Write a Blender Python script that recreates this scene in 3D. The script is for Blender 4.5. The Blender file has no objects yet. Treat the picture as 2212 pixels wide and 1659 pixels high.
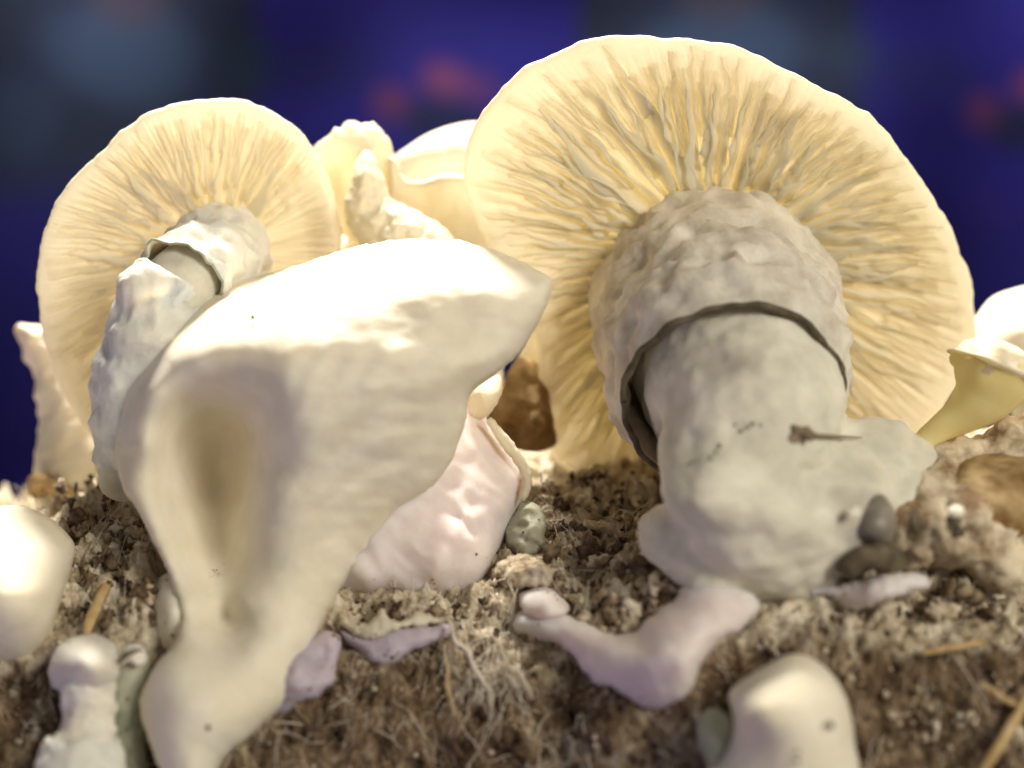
import bpy, math, random
import numpy as np
from mathutils import Vector
from mathutils.geometry import delaunay_2d_cdt

random.seed(7)
RNG = np.random.default_rng(11)
S = 0.01            # the scene is laid out in centimetres, built in metres
Z0 = 9.0            # camera height above the block's foot, cm
CAMD = 25.0         # camera to the plane Y = 0, cm
FW = 16.0           # width of view at Y = 0, cm
SC = bpy.context.scene
COL = SC.collection

# ------------------------------------------------------------------ camera
cam_d = bpy.data.cameras.new("camera")
cam = bpy.data.objects.new("camera", cam_d)
COL.objects.link(cam)
cam.location = (0, -CAMD * S, Z0 * S)
cam.rotation_euler = (math.pi / 2, 0, 0)
cam_d.sensor_width = 36
cam_d.lens = 36 * CAMD / FW
cam_d.clip_start = 0.005
cam_d.clip_end = 20
cam_d.dof.use_dof = True
cam_d.dof.focus_distance = (CAMD - 1.0) * S
cam_d.dof.aperture_fstop = 7.6
SC.camera = cam

# ------------------------------------------------------------------ light
SC.view_settings.view_transform = 'Standard'
SC.view_settings.look = 'None'
SC.view_settings.exposure = 0.27
SC.view_settings.gamma = 1.0
SC.render.engine = 'CYCLES'
SC.cycles.use_denoising = True
SC.cycles.max_bounces = 18
SC.cycles.diffuse_bounces = 14
SC.cycles.transmission_bounces = 18

world = bpy.data.worlds.new("World")
SC.world = world
world.use_nodes = True
bg = world.node_tree.nodes["Background"]
bg.inputs[0].default_value = (1.0, 0.96, 0.90, 1)
bg.inputs[1].default_value = 0.13


def area(name, loc, target, size, power, col):
    d = bpy.data.lights.new(name, 'AREA')
    d.shape = 'DISK'
    d.size = size
    d.energy = power
    d.color = col
    o = bpy.data.objects.new(name, d)
    COL.objects.link(o)
    o.location = loc
    o.rotation_euler = (Vector(target) - Vector(loc)).to_track_quat('-Z', 'Y').to_euler()
    return o


TGT = (0, 0, 0.085)
area("key_lamp", (-0.08, 0.36, 0.80), TGT, 0.19, 23.0, (1.0, 0.94, 0.82))
area("front_fill", (0.46, -0.58, 0.36), TGT, 0.30, 3.7, (1.0, 0.92, 0.76))  # soft fill added to lift the shaded fronts and undersides
area("low_lavender_fill", (-0.40, -0.22, -0.22), (0, 0, 0.05), 0.35, 0.35, (0.66, 0.52, 1.0))  # weak fill added for the lavender cast on the low undersides

# ------------------------------------------------------------------ numpy noise
_perm = RNG.permutation(256)
_perm = np.concatenate([_perm, _perm, _perm])
_grad = RNG.normal(size=(256, 3))
_grad /= np.linalg.norm(_grad, axis=1)[:, None]


def noise(p):
    p = np.asarray(p, float)
    i = np.floor(p).astype(int)
    f = p - i
    u = f * f * f * (f * (f * 6 - 15) + 10)
    out = 0
    for dx in (0, 1):
        wx = u[..., 0] if dx else 1 - u[..., 0]
        for dy in (0, 1):
            wy = u[..., 1] if dy else 1 - u[..., 1]
            for dz in (0, 1):
                wz = u[..., 2] if dz else 1 - u[..., 2]
                h = _perm[(_perm[(_perm[(i[..., 0] + dx) & 255] + i[..., 1] + dy) & 255] + i[..., 2] + dz) & 255]
                g = _grad[h]
                out = out + wx * wy * wz * (g[..., 0] * (f[..., 0] - dx) + g[..., 1] * (f[..., 1] - dy) + g[..., 2] * (f[..., 2] - dz))
    return out * 1.6


def fbm(p, oct=4, gain=0.5):
    a, s, r = 1.0, 1.0, 0
    for k in range(oct):
        r = r + a * noise(np.asarray(p) * s + 17.3 * k)
        a *= gain
        s *= 2.03
    return r


def ridged(p, oct=3):
    a, s, r = 1.0, 1.0, 0
    for k in range(oct):
        r = r + a * (1 - 2 * np.abs(noise(np.asarray(p) * s + 9.1 * k)))
        a *= 0.5
        s *= 2.1
    return r


def sst(a, b, x):
    t = np.clip((np.asarray(x, float) - a) / (b - a), 0, 1)
    return t * t * (3 - 2 * t)


# ------------------------------------------------------------------ pixel (2212 x 1659) and depth (cm) to a point (cm)
def P(px, py, Y):
    k = (CAMD + np.asarray(Y, float)) / CAMD * FW / 2212.0
    return np.stack(np.broadcast_arrays((np.asarray(px, float) - 1106) * k, np.asarray(Y, float), (829.5 - np.asarray(py, float)) * k), -1)


def pxs(n, Y):          # n pixels as centimetres at depth Y
    return n * (CAMD + Y) / CAMD * FW / 2212.0


# ------------------------------------------------------------------ objects
def W(v):
    v = np.asarray(v, float)
    return Vector((v[0] * S, v[1] * S, (v[2] + Z0) * S))


def tag(o, label, cat, group=None, kind=None):
    if label: o["label"] = label
    if cat: o["category"] = cat
    if group: o["group"] = group
    if kind: o["kind"] = kind
    return o


def thing(name, label, cat, base, group=None):
    o = bpy.data.objects.new(name, None)
    COL.objects.link(o)
    o.location = W(base)
    o.empty_display_size = 0.01
    return tag(o, label, cat, group)


def root_loc(o):
    l = Vector((0, 0, 0))
    while o is not None:
        l = l + o.location
        o = o.parent
    return l


REG = []


def bulge(V):
    """the right half of the block's face comes forward; everything growing there comes with it"""
    V = np.asarray(V, float)
    k = FW / 2212.0 / CAMD
    d = CAMD + V[..., 1]
    px = V[..., 0] / (k * d) + 1106
    py = 829.5 - V[..., 2] / (k * d)
    dl = 1.0 * sst(1080, 1500, px) * sst(930, 1130, py) * sst(1.0, -0.8, V[..., 1])
    return P(px, py, V[..., 1] - dl)


def mesh(name, V, F, mat, parent=None, origin=None, smooth=True, warp=True):
    """V in cm. parent: its location is taken off so the part sits where it was laid out."""
    V = np.asarray(V, float)
    if warp and V[:, 1].max() < 20:
        V = bulge(V)
    if warp:
        REG.append(V)
    V = V * S
    V = V + np.array([0, 0, Z0 * S])
    loc = Vector((0, 0, 0))
    if parent is not None:
        off = root_loc(parent)
    elif origin is not None:
        loc = W(origin)
        off = loc
    else:
        off = Vector((0, 0, 0))
    V = V - np.array(off)
    m = bpy.data.meshes.new(name)
    m.from_pydata(V.tolist(), [], [list(map(int, f)) for f in F])
    if smooth:
        m.polygons.foreach_set("use_smooth", np.ones(len(m.polygons), bool))
    m.materials.append(mat)
    m.update()
    o = bpy.data.objects.new(name, m)
    COL.objects.link(o)
    o.location = loc
    if parent is not None:
        o.parent = parent
    return o


def catmull(pts, n, closed=False):
    pts = np.asarray(pts, float)
    if closed:
        Q = np.vstack([pts[-1:], pts, pts[:2]])
        m = len(pts)
    else:
        Q = np.vstack([2 * pts[0] - pts[1], pts, 2 * pts[-1] - pts[-2]])
        m = len(pts) - 1
    # spread the samples by chord length
    L = np.linalg.norm(np.diff(Q[1:m + 2], axis=0)[:, :3], axis=1) if pts.shape[1] >= 2 else np.ones(m)
    c = np.concatenate([[0], np.cumsum(L)])
    s = np.linspace(0, c[-1], n, endpoint=not closed)
    i = np.clip(np.searchsorted(c, s, side='right') - 1, 0, m - 1)
    t = ((s - c[i]) / np.maximum(L[i], 1e-9))[:, None]
    p0, p1, p2, p3 = Q[i], Q[i + 1], Q[i + 2], Q[i + 3]
    return 0.5 * ((2 * p1) + (-p0 + p2) * t + (2 * p0 - 5 * p1 + 4 * p2 - p3) * t ** 2 + (-p0 + 3 * p1 - 3 * p2 + p3) * t ** 3)


def frames(C):
    T = np.gradient(C, axis=0)
    T /= np.linalg.norm(T, axis=1)[:, None] + 1e-12
    a = np.array([0, 0, 1.0]) if abs(T[0][2]) < 0.9 else np.array([1.0, 0, 0])
    N = np.zeros_like(T)
    N[0] = np.cross(T[0], a)
    N[0] /= np.linalg.norm(N[0])
    for k in range(1, len(T)):
        v = N[k - 1] - T[k] * np.dot(N[k - 1], T[k])
        N[k] = v / (np.linalg.norm(v) + 1e-12)
    return T, N, np.cross(T, N)


def vnormals(V, F):
    F = np.asarray(F)
    n = np.zeros_like(V)
    a, b, c = V[F[:, 0]], V[F[:, 1]], V[F[:, 2]]
    fn = np.cross(b - a, c - a)
    for k in range(F.shape[1]):
        np.add.at(n, F[:, k], fn)
    return n / (np.linalg.norm(n, axis=1)[:, None] + 1e-12)


def tube(path, nring=60, nseg=48, disp=None, cap0=True, cap1=True, flat=None):
    """path rows: x, y, z, radius (cm). Closed with rounded ends. disp(V, t, a) -> radial factor/offset in cm."""
    C4 = catmull(path, nring)
    C, r = C4[:, :3], np.maximum(C4[:, 3], 0.002)
    T, N, B = frames(C)
    a = np.linspace(0, 2 * np.pi, nseg, endpoint=False)
    dirs = N[:, None] * np.cos(a)[None, :, None] + B[:, None] * np.sin(a)[None, :, None]
    V = C[:, None] + dirs * r[:, None, None]
    if disp is not None:
        d = disp(V, np.linspace(0, 1, nring)[:, None] + 0 * a[None], a[None] + 0 * r[:, None])
        V = V + dirs * d[..., None]
    V = V.reshape(-1, 3)
    F = []
    for i in range(nring - 1):
        for j in range(nseg):
            k = (j + 1) % nseg
            F.append((i * nseg + j, i * nseg + k, (i + 1) * nseg + k, (i + 1) * nseg + j))
    V = list(map(tuple, V))
    for end, on in ((0, cap0), (nring - 1, cap1)):
        if not on:
            continue
        base = end * nseg
        sg = -1 if end == 0 else 1
        prev = list(range(base, base + nseg))
        ring0 = np.array([V[q] for q in prev])
        cen = ring0.mean(0)
        for q in (0.45, 0.75, 0.93):
            f = math.sqrt(1 - q * q)
            nr = cen + (ring0 - cen) * f + T[end] * sg * r[end] * q * 0.55
            idx = list(range(len(V), len(V) + nseg))
            V += list(map(tuple, nr))
            for j in range(nseg):
                k = (j + 1) % nseg
                F.append((prev[j], prev[k], idx[k], idx[j]) if sg > 0 else (prev[k], prev[j], idx[j], idx[k]))
            prev = idx
        V.append(tuple(cen + T[end] * sg * r[end] * 0.56))
        for j in range(nseg):
            k = (j + 1) % nseg
            F.append((prev[j], prev[k], len(V) - 1) if sg > 0 else (prev[k], prev[j], len(V) - 1))
    return np.array(V), F


def shell(path, thick, nring=50, nseg=72, disp=None, rag=0.0, seed=0.0, skip_arc=None):
    """an open sleeve: outer wall, torn far rim, inner wall"""
    C4 = catmull(path, nring)
    C, r = C4[:, :3], C4[:, 3]
    T, N, B = frames(C)
    a = np.linspace(0, 2 * np.pi, nseg, endpoint=False)
    dirs = N[:, None] * np.cos(a)[None, :, None] + B[:, None] * np.sin(a)[None, :, None]
    t = np.linspace(0, 1, nring)[:, None] + 0 * a[None]
    Vo = C[:, None] + dirs * r[:, None, None]
    d = disp(Vo, t, a[None] + 0 * t) if disp is not None else 0 * t
    ragv = rag * fbm(np.stack([np.cos(a) * 1.6 + seed, np.sin(a) * 1.6, 0 * a], -1), 3, 0.45)
    slide = T[:, None] * (sst(0.6, 1, t) * ragv[None])[..., None]
    Vo = Vo + dirs * d[..., None] + slide
    Vi = C[:, None] + dirs * (r[:, None] - thick * (1 - 0.75 * sst(0.75, 1, t)))[..., None] + dirs * (d * (0.5 + 0.5 * sst(0.75, 1, t)))[..., None] + slide
    n = nring * nseg
    V = np.vstack([Vo.reshape(-1, 3), Vi.reshape(-1, 3)])
    F = []
    for i in range(nring - 1):
        for j in range(nseg):
            k = (j + 1) % nseg
            F.append((i * nseg + j, i * nseg + k, (i + 1) * nseg + k, (i + 1) * nseg + j))
            F.append((n + i * nseg + k, n + i * nseg + j, n + (i + 1) * nseg + j, n + (i + 1) * nseg + k))
    e = (nring - 1) * nseg
    rim = []
    for j in range(nseg):
        k = (j + 1) % nseg
        F.append((e + j, e + k, n + e + k, n + e + j))
    rim_c = (Vo[-1] * 0.45 + Vi[-1] * 0.55)
    return V, F, rim_c


def tps(ctrl):
    """thin-plate spline through (px, py, value) rows"""
    c = np.asarray(ctrl, float)
    p = c[:, :2] / 300.0
    n = len(c)
    d = np.linalg.norm(p[:, None] - p[None], axis=-1)
    K = np.where(d > 0, d * d * np.log(d + 1e-12), 0) + 0.002 * np.eye(n)
    A = np.zeros((n + 3, n + 3))
    A[:n, :n] = K
    A[:n, n] = A[n, :n] = 1
    A[:n, n + 1:] = p
    A[n + 1:, :n] = p.T
    w = np.linalg.solve(A, np.concatenate([c[:, 2], [0, 0, 0]]))

    def f(q):
        q = np.asarray(q, float) / 300.0
        d = np.linalg.norm(q[:, None] - p[None], axis=-1)
        U = np.where(d > 0, d * d * np.log(d + 1e-12), 0)
        return U @ w[:n] + w[n] + q @ w[n + 1:]
    return f


def inside(q, poly):
    x, y = q[:, 0], q[:, 1]
    r = np.zeros(len(q), bool)
    j = len(poly) - 1
    for i in range(len(poly)):
        xi, yi = poly[i]
        xj, yj = poly[j]
        c = ((yi > y) != (yj > y)) & (x < (xj - xi) * (y - yi) / (yj - yi + 1e-12) + xi)
        r ^= c
        j = i
    return r


def relief(outline, ctrl, edge=60, round_=0.5, back=1.2, step=9, rag=0.0, rag_f=0.02, rnoise=None, nout=None, bedge=None):
    """A closed body: its outline, a sculpted front (TPS of depths in cm), rounded edge and a full back."""
    o = np.asarray(outline, float)
    per = np.linalg.norm(np.diff(np.vstack([o, o[:1]]), axis=0), axis=1).sum()
    n = nout or int(per / step)
    o = catmull(o, n, closed=True)
    if rag:
        tn = np.roll(o, -1, 0) - np.roll(o, 1, 0)
        nn = np.stack([tn[:, 1], -tn[:, 0]], -1)
        nn /= np.linalg.norm(nn, axis=1)[:, None]
        o = o + nn * (rag * fbm(np.stack([o[:, 0] * rag_f, o[:, 1] * rag_f, 0 * o[:, 0] + 3.3], -1), 4, 0.6))[:, None]
    lo, hi = o.min(0), o.max(0)
    gx, gy = np.meshgrid(np.arange(lo[0], hi[0], step), np.arange(lo[1], hi[1], step * 0.87))
    gx = gx + (np.arange(gx.shape[0]) % 2)[:, None] * step * 0.5
    q = np.stack([gx.ravel(), gy.ravel()], -1)
    q = q[inside(q, o)]

    def dist(q):
        out = np.full(len(q), 1e9)
        a, b = o, np.roll(o, -1, 0)
        ab = b - a
        L = (ab ** 2).sum(1) + 1e-9
        for s in range(0, len(q), 4000):
            w = q[s:s + 4000, None] - a[None]
            t = np.clip((w * ab).sum(-1) / L, 0, 1)
            out[s:s + 4000] = np.sqrt((((w - ab * t[..., None]) ** 2).sum(-1)).min(1))
        return out
    q = q[dist(q) > step * 0.55]
    pts = [Vector(v) for v in np.vstack([o, q])]
    vs, es, fs, *_ = delaunay_2d_cdt(pts, [], [list(range(len(o)))], 1, 1e-6)
    vs = np.array([list(v) for v in vs])
    F = np.array([f for f in fs if len(f) == 3])
    d = dist(vs)
    bnd = d < 1e-3
    f = tps(ctrl)(vs)
    prof = np.sqrt(np.clip(1 - (1 - np.clip(d / edge, 0, 1)) ** 2, 0, 1))
    be = bedge or edge * 2.2
    profb = np.sqrt(np.clip(1 - (1 - np.clip(d / be, 0, 1)) ** 2, 0, 1))
    yf = f + round_ * (1 - prof)
    if rnoise is not None:
        yf = yf + rnoise(vs, f) * np.clip(d / 25.0, 0, 1)
    yb = f + round_ + back * profb
    yb = np.maximum(yb, yf + 0.05 * profb)
    A = P(vs[:, 0], vs[:, 1], yf)
    B = P(vs[:, 0], vs[:, 1], yb)
    nb = np.where(~bnd)[0]
    idx = np.arange(len(vs))
    idx[nb] = len(vs) + np.arange(len(nb))
    V = np.vstack([A, B[nb]])
    a, b, c = (A[F[:, k]] for k in range(3))
    sg = np.cross(b - a, c - a)[:, 1].sum()
    Ff = F if sg < 0 else F[:, ::-1]
    FB = idx[Ff[:, ::-1]]
    return V, [tuple(x) for x in Ff] + [tuple(x) for x in FB]


def ball(center, rad, disp=None, nu=40, nv=28):
    """lumpy ellipsoid; rad = (rx, ry, rz) cm"""
    th = np.linspace(0, np.pi, nv)[1:-1]
    ph = np.linspace(0, 2 * np.pi, nu, endpoint=False)
    D = np.stack([np.sin(th)[:, None] * np.cos(ph)[None], np.sin(th)[:, None] * np.sin(ph)[None], np.cos(th)[:, None] + 0 * ph[None]], -1).reshape(-1, 3)
    D = np.vstack([D, [[0, 0, 1], [0, 0, -1]]])
    V = np.asarray(center) + D * np.asarray(rad)
    if disp is not None:
        V = V + D * disp(V)[:, None]
    F = []
    m = len(th)
    for i in range(m - 1):
        for j in range(nu):
            k = (j + 1) % nu
            F.append((i * nu + j, (i + 1) * nu + j, (i + 1) * nu + k, i * nu + k))
    for j in range(nu):
        k = (j + 1) % nu
        F.append((m * nu, j, k))
        F.append((m * nu + 1, (m - 1) * nu + k, (m - 1) * nu + j))
    return V, F


def join(parts):
    Vs, Fs, n = [], [], 0
    for V, F in parts:
        Vs.append(np.asarray(V))
        Fs += [tuple(int(i) + n for i in f) for f in F]
        n += len(V)
    return np.vstack(Vs), Fs


def fuse(parts, voxel=0.07, smooth=6, disp=None):
    """melt overlapping closed bodies into one skin"""
    V, F = join(parts)
    m = bpy.data.meshes.new("melt")
    m.from_pydata(V.tolist(), [], [list(f) for f in F])
    o = bpy.data.objects.new("melt", m)
    COL.objects.link(o)
    r = o.modifiers.new("r", 'REMESH')
    r.mode = 'VOXEL'
    r.voxel_size = voxel
    s = o.modifiers.new("s", 'SMOOTH')
    s.iterations = smooth
    s.factor = 0.5
    dg = bpy.context.evaluated_depsgraph_get()
    e = o.evaluated_get(dg)
    em = e.to_mesh()
    nv = len(em.vertices)
    co = np.zeros(nv * 3)
    em.vertices.foreach_get("co", co)
    no = np.zeros(nv * 3)
    em.vertices.foreach_get("normal", no)
    FF = [tuple(p.vertices) for p in em.polygons]
    e.to_mesh_clear()
    bpy.data.objects.remove(o)
    bpy.data.meshes.remove(m)
    co, no = co.reshape(-1, 3), no.reshape(-1, 3)
    if disp is not None:
        co = co + no * disp(co)[:, None]
    return co, FF


# ------------------------------------------------------------------ materials
def nt(name):
    m = bpy.data.materials.new(name)
    m.use_nodes = True
    t = m.node_tree
    t.nodes.clear()
    return m, t


def nd(t, typ, **kw):
    n = t.nodes.new(typ)
    for k, v in kw.items():
        setattr(n, k, v)
    return n


def noise_node(t, scale, detail=4, rough=0.55, vec=None):
    n = nd(t, 'ShaderNodeTexNoise')
    n.inputs['Scale'].default_value = scale
    n.inputs['Detail'].default_value = detail
    n.inputs['Roughness'].default_value = rough
    if vec is not None:
        t.links.new(vec, n.inputs['Vector'])
    return n.outputs['Fac']


def ramp(t, fac, stops):
    r = nd(t, 'ShaderNodeValToRGB')
    while len(r.color_ramp.elements) < len(stops):
        r.color_ramp.elements.new(0.5)
    for e, (p, c) in zip(r.color_ramp.elements, stops):
        e.position = p
        e.color = (*c, 1)
    t.links.new(fac, r.inputs[0])
    return r.outputs[0]


def flesh(name, c0, c1, tcol, trans=0.3, sss=0.5, rad=0.004, rough=0.62, spec=0.2, mottle=120, bump=0.25, bscale=900, bdist=0.0004, stops=(0.35, 0.65), spots=None):
    m, t = nt(name)
    tc = nd(t, 'ShaderNodeTexCoord').outputs['Object']
    f = noise_node(t, mottle, 5, 0.6, tc)
    col = ramp(t, f, [(stops[0], c0), (stops[1], c1)])
    if spots:
        sc, th, scol = spots
        f2 = noise_node(t, sc, 2, 0.5, tc)
        mk = ramp(t, f2, [(th, (0, 0, 0)), (th + 0.14, (1, 1, 1))])
        mx = nd(t, 'ShaderNodeMix', data_type='RGBA')
        t.links.new(mk, mx.inputs[0])
        t.links.new(col, mx.inputs[6])
        mx.inputs[7].default_value = (*scol, 1)
        col = mx.outputs[2]
    pr = nd(t, 'ShaderNodeBsdfPrincipled')
    t.links.new(col, pr.inputs['Base Color'])
    pr.inputs['Roughness'].default_value = rough
    pr.inputs['Specular IOR Level'].default_value = spec
    pr.inputs['Subsurface Weight'].default_value = sss
    pr.inputs['Subsurface Radius'].default_value = (1.0, 0.62, 0.33)
    pr.inputs['Subsurface Scale'].default_value = rad
    b = nd(t, 'ShaderNodeBump')
    b.inputs['Strength'].default_value = bump
    b.inputs['Distance'].default_value = bdist
    ad = nd(t, 'ShaderNodeMath', operation='MULTIPLY_ADD')
    t.links.new(noise_node(t, bscale * 0.22, 4, 0.6, tc), ad.inputs[0])
    ad.inputs[1].default_value = 2.2
    t.links.new(noise_node(t, bscale, 5, 0.65, tc), ad.inputs[2])
    t.links.new(ad.outputs[0], b.inputs['Height'])
    t.links.new(b.outputs[0], pr.inputs['Normal'])
    out = nd(t, 'ShaderNodeOutputMaterial')
    if trans > 0:
        tr = nd(t, 'ShaderNodeBsdfTranslucent')
        tr.inputs[0].default_value = (*tcol, 1)
        t.links.new(b.outputs[0], tr.inputs['Normal'])
        mx = nd(t, 'ShaderNodeMixShader')
        mx.inputs[0].default_value = trans
        t.links.new(pr.outputs[0], mx.inputs[1])
        t.links.new(tr.outputs[0], mx.inputs[2])
        t.links.new(mx.outputs[0], out.inputs[0])
    else:
        t.links.new(pr.outputs[0], out.inputs[0])
    return m


CREAM = (0.86, 0.80, 0.68)
M_cap = flesh("cap_flesh", (0.88, 0.82, 0.70), (0.93, 0.88, 0.78), (0.98, 0.92, 0.74), trans=0.33, sss=0.0, bump=0.2)
M_gill = flesh("gill_flesh", (0.95, 0.91, 0.79), (0.97, 0.95, 0.86), (1.0, 0.97, 0.84), trans=0.55, sss=0.0, bump=0.15, rough=0.4)
M_stem = flesh("stem_skin", (0.54, 0.48, 0.40), (0.80, 0.75, 0.65), (0.9, 0.75, 0.5), trans=0.0, sss=0.35, rad=0.003, bump=0.5, bscale=600, mottle=160)
M_core = flesh("stem_core", (0.62, 0.59, 0.49), (0.83, 0.79, 0.67), (0.9, 0.8, 0.5), trans=0.0, sss=0.35, rad=0.003, bump=0.3, mottle=110, spots=(55, 0.58, (0.36, 0.32, 0.27)))
M_white = flesh("white_flesh", (0.78, 0.71, 0.56), (0.87, 0.81, 0.68), (0.95, 0.85, 0.6), trans=0.0, sss=0.3, rad=0.004, bump=0.15, bscale=1200)
M_bright = flesh("bright_skin", (0.76, 0.71, 0.62), (0.87, 0.83, 0.75), (0.95, 0.88, 0.7), trans=0.0, sss=0.45, rad=0.003, bump=0.5, bscale=500, bdist=0.0006)
M_lobe = flesh("thin_lobe", (0.80, 0.74, 0.60), (0.88, 0.83, 0.71), (0.98, 0.90, 0.66), trans=0.3, sss=0.0, bump=0.5, bscale=700)
M_myc = flesh("mycelium_white", (0.70, 0.61, 0.60), (0.83, 0.75, 0.73), (0.9, 0.8, 0.7), trans=0.0, sss=0.6, rad=0.006, bump=0.15, bscale=500)  # pinkish base carries part of the lavender light from below
M_mauve = flesh("lavender_lit_flesh", (0.40, 0.345, 0.42), (0.58, 0.51, 0.58), (0.8, 0.7, 0.8), trans=0.0, sss=0.4, rad=0.004, bump=0.3, bscale=500)  # lavender light from below put into the base colour
M_yellow = flesh("yellow_flesh", (0.90, 0.78, 0.34), (0.94, 0.86, 0.48), (0.98, 0.90, 0.45), trans=0.3, sss=0.0, bump=0.15)
M_amber = flesh("amber_flesh", (0.26, 0.15, 0.055), (0.62, 0.46, 0.24), (0.9, 0.6, 0.2), trans=0.18, sss=0.0, bump=0.5, mottle=260)
M_dark = flesh("dried_edge_pit_shade", (0.07, 0.058, 0.035), (0.18, 0.145, 0.095), (0, 0, 0), trans=0.0, sss=0.0, bump=0.5, mottle=400)  # dried edges; also the lumps that stand for shaded pits
M_crease = flesh("hollow_shade", (0.16, 0.12, 0.075), (0.30, 0.24, 0.16), (0, 0, 0), trans=0.0, sss=0.0, bump=0.5, mottle=400)  # brown that stands for the shade inside pit and crease
M_straw = flesh("straw", (0.50, 0.33, 0.13), (0.66, 0.50, 0.28), (0.8, 0.6, 0.3), trans=0.1, sss=0.0, bump=0.5, mottle=500)
M_pale = flesh("pale_strand", (0.60, 0.52, 0.40), (0.80, 0.74, 0.64), (0.8, 0.7, 0.5), trans=0.1, sss=0.0, bump=0.4, mottle=500)
M_speck = flesh("dark_speck", (0.02, 0.018, 0.015), (0.05, 0.04, 0.03), (0, 0, 0), trans=0.0, sss=0.0)
M_pebble = flesh("dark_bead", (0.13, 0.115, 0.09), (0.34, 0.30, 0.25), (0, 0, 0), trans=0.0, sss=0.0, rough=0.45, spec=0.4, bump=0.1)
M_green = flesh("greyish_green_lump", (0.30, 0.32, 0.24), (0.52, 0.52, 0.42), (0.6, 0.6, 0.4), trans=0.0, sss=0.3, bump=0.4)


# ------------------------------------------------------------------ background cloth
def build_cloth():
    Yc = 46.0
    nx, ny = 260, 150
    gx, gy = np.meshgrid(np.linspace(-700, 2900, nx), np.linspace(-700, 2300, ny))
    V0 = P(gx, gy, Yc)
    fold = 1.3 * np.sin(V0[..., 0] * 0.35 + 0.6 * np.sin(V0[..., 2] * 0.08)) + 1.0 * noise(V0 * 0.09)
    V = V0.copy()
    V[..., 1] += fold
    F = [(i * nx + j, i * nx + j + 1, (i + 1) * nx + j + 1, (i + 1) * nx + j) for i in range(ny - 1) for j in range(nx - 1)]
    # the woven print: bands, medallions and small red flowers
    blue = np.array([0.036, 0.030, 0.36])
    navy = np.array([0.030, 0.042, 0.095])
    slate = np.array([0.060, 0.105, 0.225])
    plum = np.array([0.085, 0.07, 0.12])
    red = np.array([0.48, 0.12, 0.10])
    period = 1290.0
    u = ((gx + 40) % period)
    band = sst(560, 640, u)                     # 0 = dark band, 1 = blue band
    wv = fbm(np.stack([gx * 0.006, gy * 0.006, 0 * gx], -1), 4)
    colr = navy + (blue - navy) * np.clip(band + 0.12 * wv, 0, 1)[..., None]

    def dot(cx, cy, rx, ry, c, s=1.0, e=0.35):
        d = np.sqrt(((gx - cx) / rx) ** 2 + ((gy - cy) / ry) ** 2) + 0.18 * wv
        k = (s * (1 - sst(1 - e, 1 + e, d)))[..., None]
        colr[:] = colr * (1 - k) + c * k
    for row in range(-2, 4):
        oy = row * 640.0
        for c in range(-1, 3):
            ox = c * period
            dot(270 + ox, 110 + oy, 170, 105, slate, 0.75)
            dot(1590 - period + ox, 60 + oy, 190, 120, slate * 1.15, 0.0)
            dot(60 + ox, 260 + oy, 80, 90, slate * 0.8, 0.6)
            dot(540 + ox, 130 + oy, 60, 60, slate * 0.7, 0.6)
            dot(270 + ox, -40 + oy, 90, 80, plum, 0.8)
            dot(960 + ox, 180 + oy, 48, 40, red, 0.5)
            dot(850 + ox, 235 + oy, 45, 40, red * 0.6 + blue * .2, 0.6)
            dot(1035 + ox, 195 + oy, 38, 34, red * 0.7, 0.35)
            dot(950 + ox, 270 + oy, 85, 55, navy * 0.8, 0.8)
            dot(700 + ox, 160 + oy, 120, 60, navy, 0.35)
            dot(1120 + ox, 60 + oy, 90, 60, blue * 1.15, 0.6)
    low = sst(330, 520, gy)                      # a wide plain blue border runs below the medallions
    pl = blue * 0.62 + 0.02 * np.array([1, 0.2, 0.6]) * np.clip(wv, 0, 1)[..., None]
    colr[:] = colr * (1 - low[..., None]) + pl * low[..., None]
    m, t = nt("printed_cloth")
    at = nd(t, 'ShaderNodeVertexColor', layer_name="print")
    pr = nd(t, 'ShaderNodeBsdfPrincipled')
    pr.inputs['Roughness'].default_value = 0.9
    pr.inputs['Specular IOR Level'].default_value = 0.1
    t.links.new(at.outputs[0], pr.inputs['Base Color'])
    b = nd(t, 'ShaderNodeBump')
    b.inputs['Distance'].default_value = 0.0008
    w = nd(t, 'ShaderNodeTexWave')
    w.inputs['Scale'].default_value = 300
    t.links.new(nd(t, 'ShaderNodeTexCoord').outputs['Object'], w.inputs['Vector'])
    t.links.new(w.outputs['Fac'], b.inputs['Height'])
    t.links.new(b.outputs[0], pr.inputs['Normal'])
    out = nd(t, 'ShaderNodeOutputMaterial')
    t.links.new(pr.outputs[0], out.inputs[0])
    o = mesh("printed_cloth", V.reshape(-1, 3), F, m, origin=P(1106, 2300, Yc))
    ca = o.data.color_attributes.new("print", 'FLOAT_COLOR', 'POINT')
    ca.data.foreach_set("color", np.concatenate([np.clip(colr * 0.58, 0, 1).reshape(-1, 3), np.ones((nx * ny, 1))], 1).astype(np.float32).ravel())
    sol = o.modifiers.new("thickness", 'SOLIDIFY')
    sol.thickness = 0.0015
    tag(o, "deep blue printed cloth with slate and red motifs hanging behind the mushrooms", "cloth")


build_cloth()

# ------------------------------------------------------------------ the growing block
PROF = np.array([(-4.9, -14.0), (-4.4, -9.0), (-3.9, -6.6), (-3.45, -5.2), (-2.85, -3.9), (-2.1, -3.1), (-1.0, -2.6), (0.5, -2.15),
                 (2.2, -1.72), (3.8, -1.5), (5.5, -1.6), (7.0, -2.4), (7.8, -4.5), (8.2, -9.0), (8.4, -14.0)])


def ground_Y(px, py):
    """where the ray through a pixel meets the block (before roughness)"""
    d = catmull(PROF, 700)
    k = FW / 2212.0 / CAMD
    zr = (829.5 - py) * k * (CAMD + d[:, 0])
    below = np.where(d[:, 1] - zr > 0)[0]
    return float(d[below[0], 0]) if len(below) else 3.0


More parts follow.
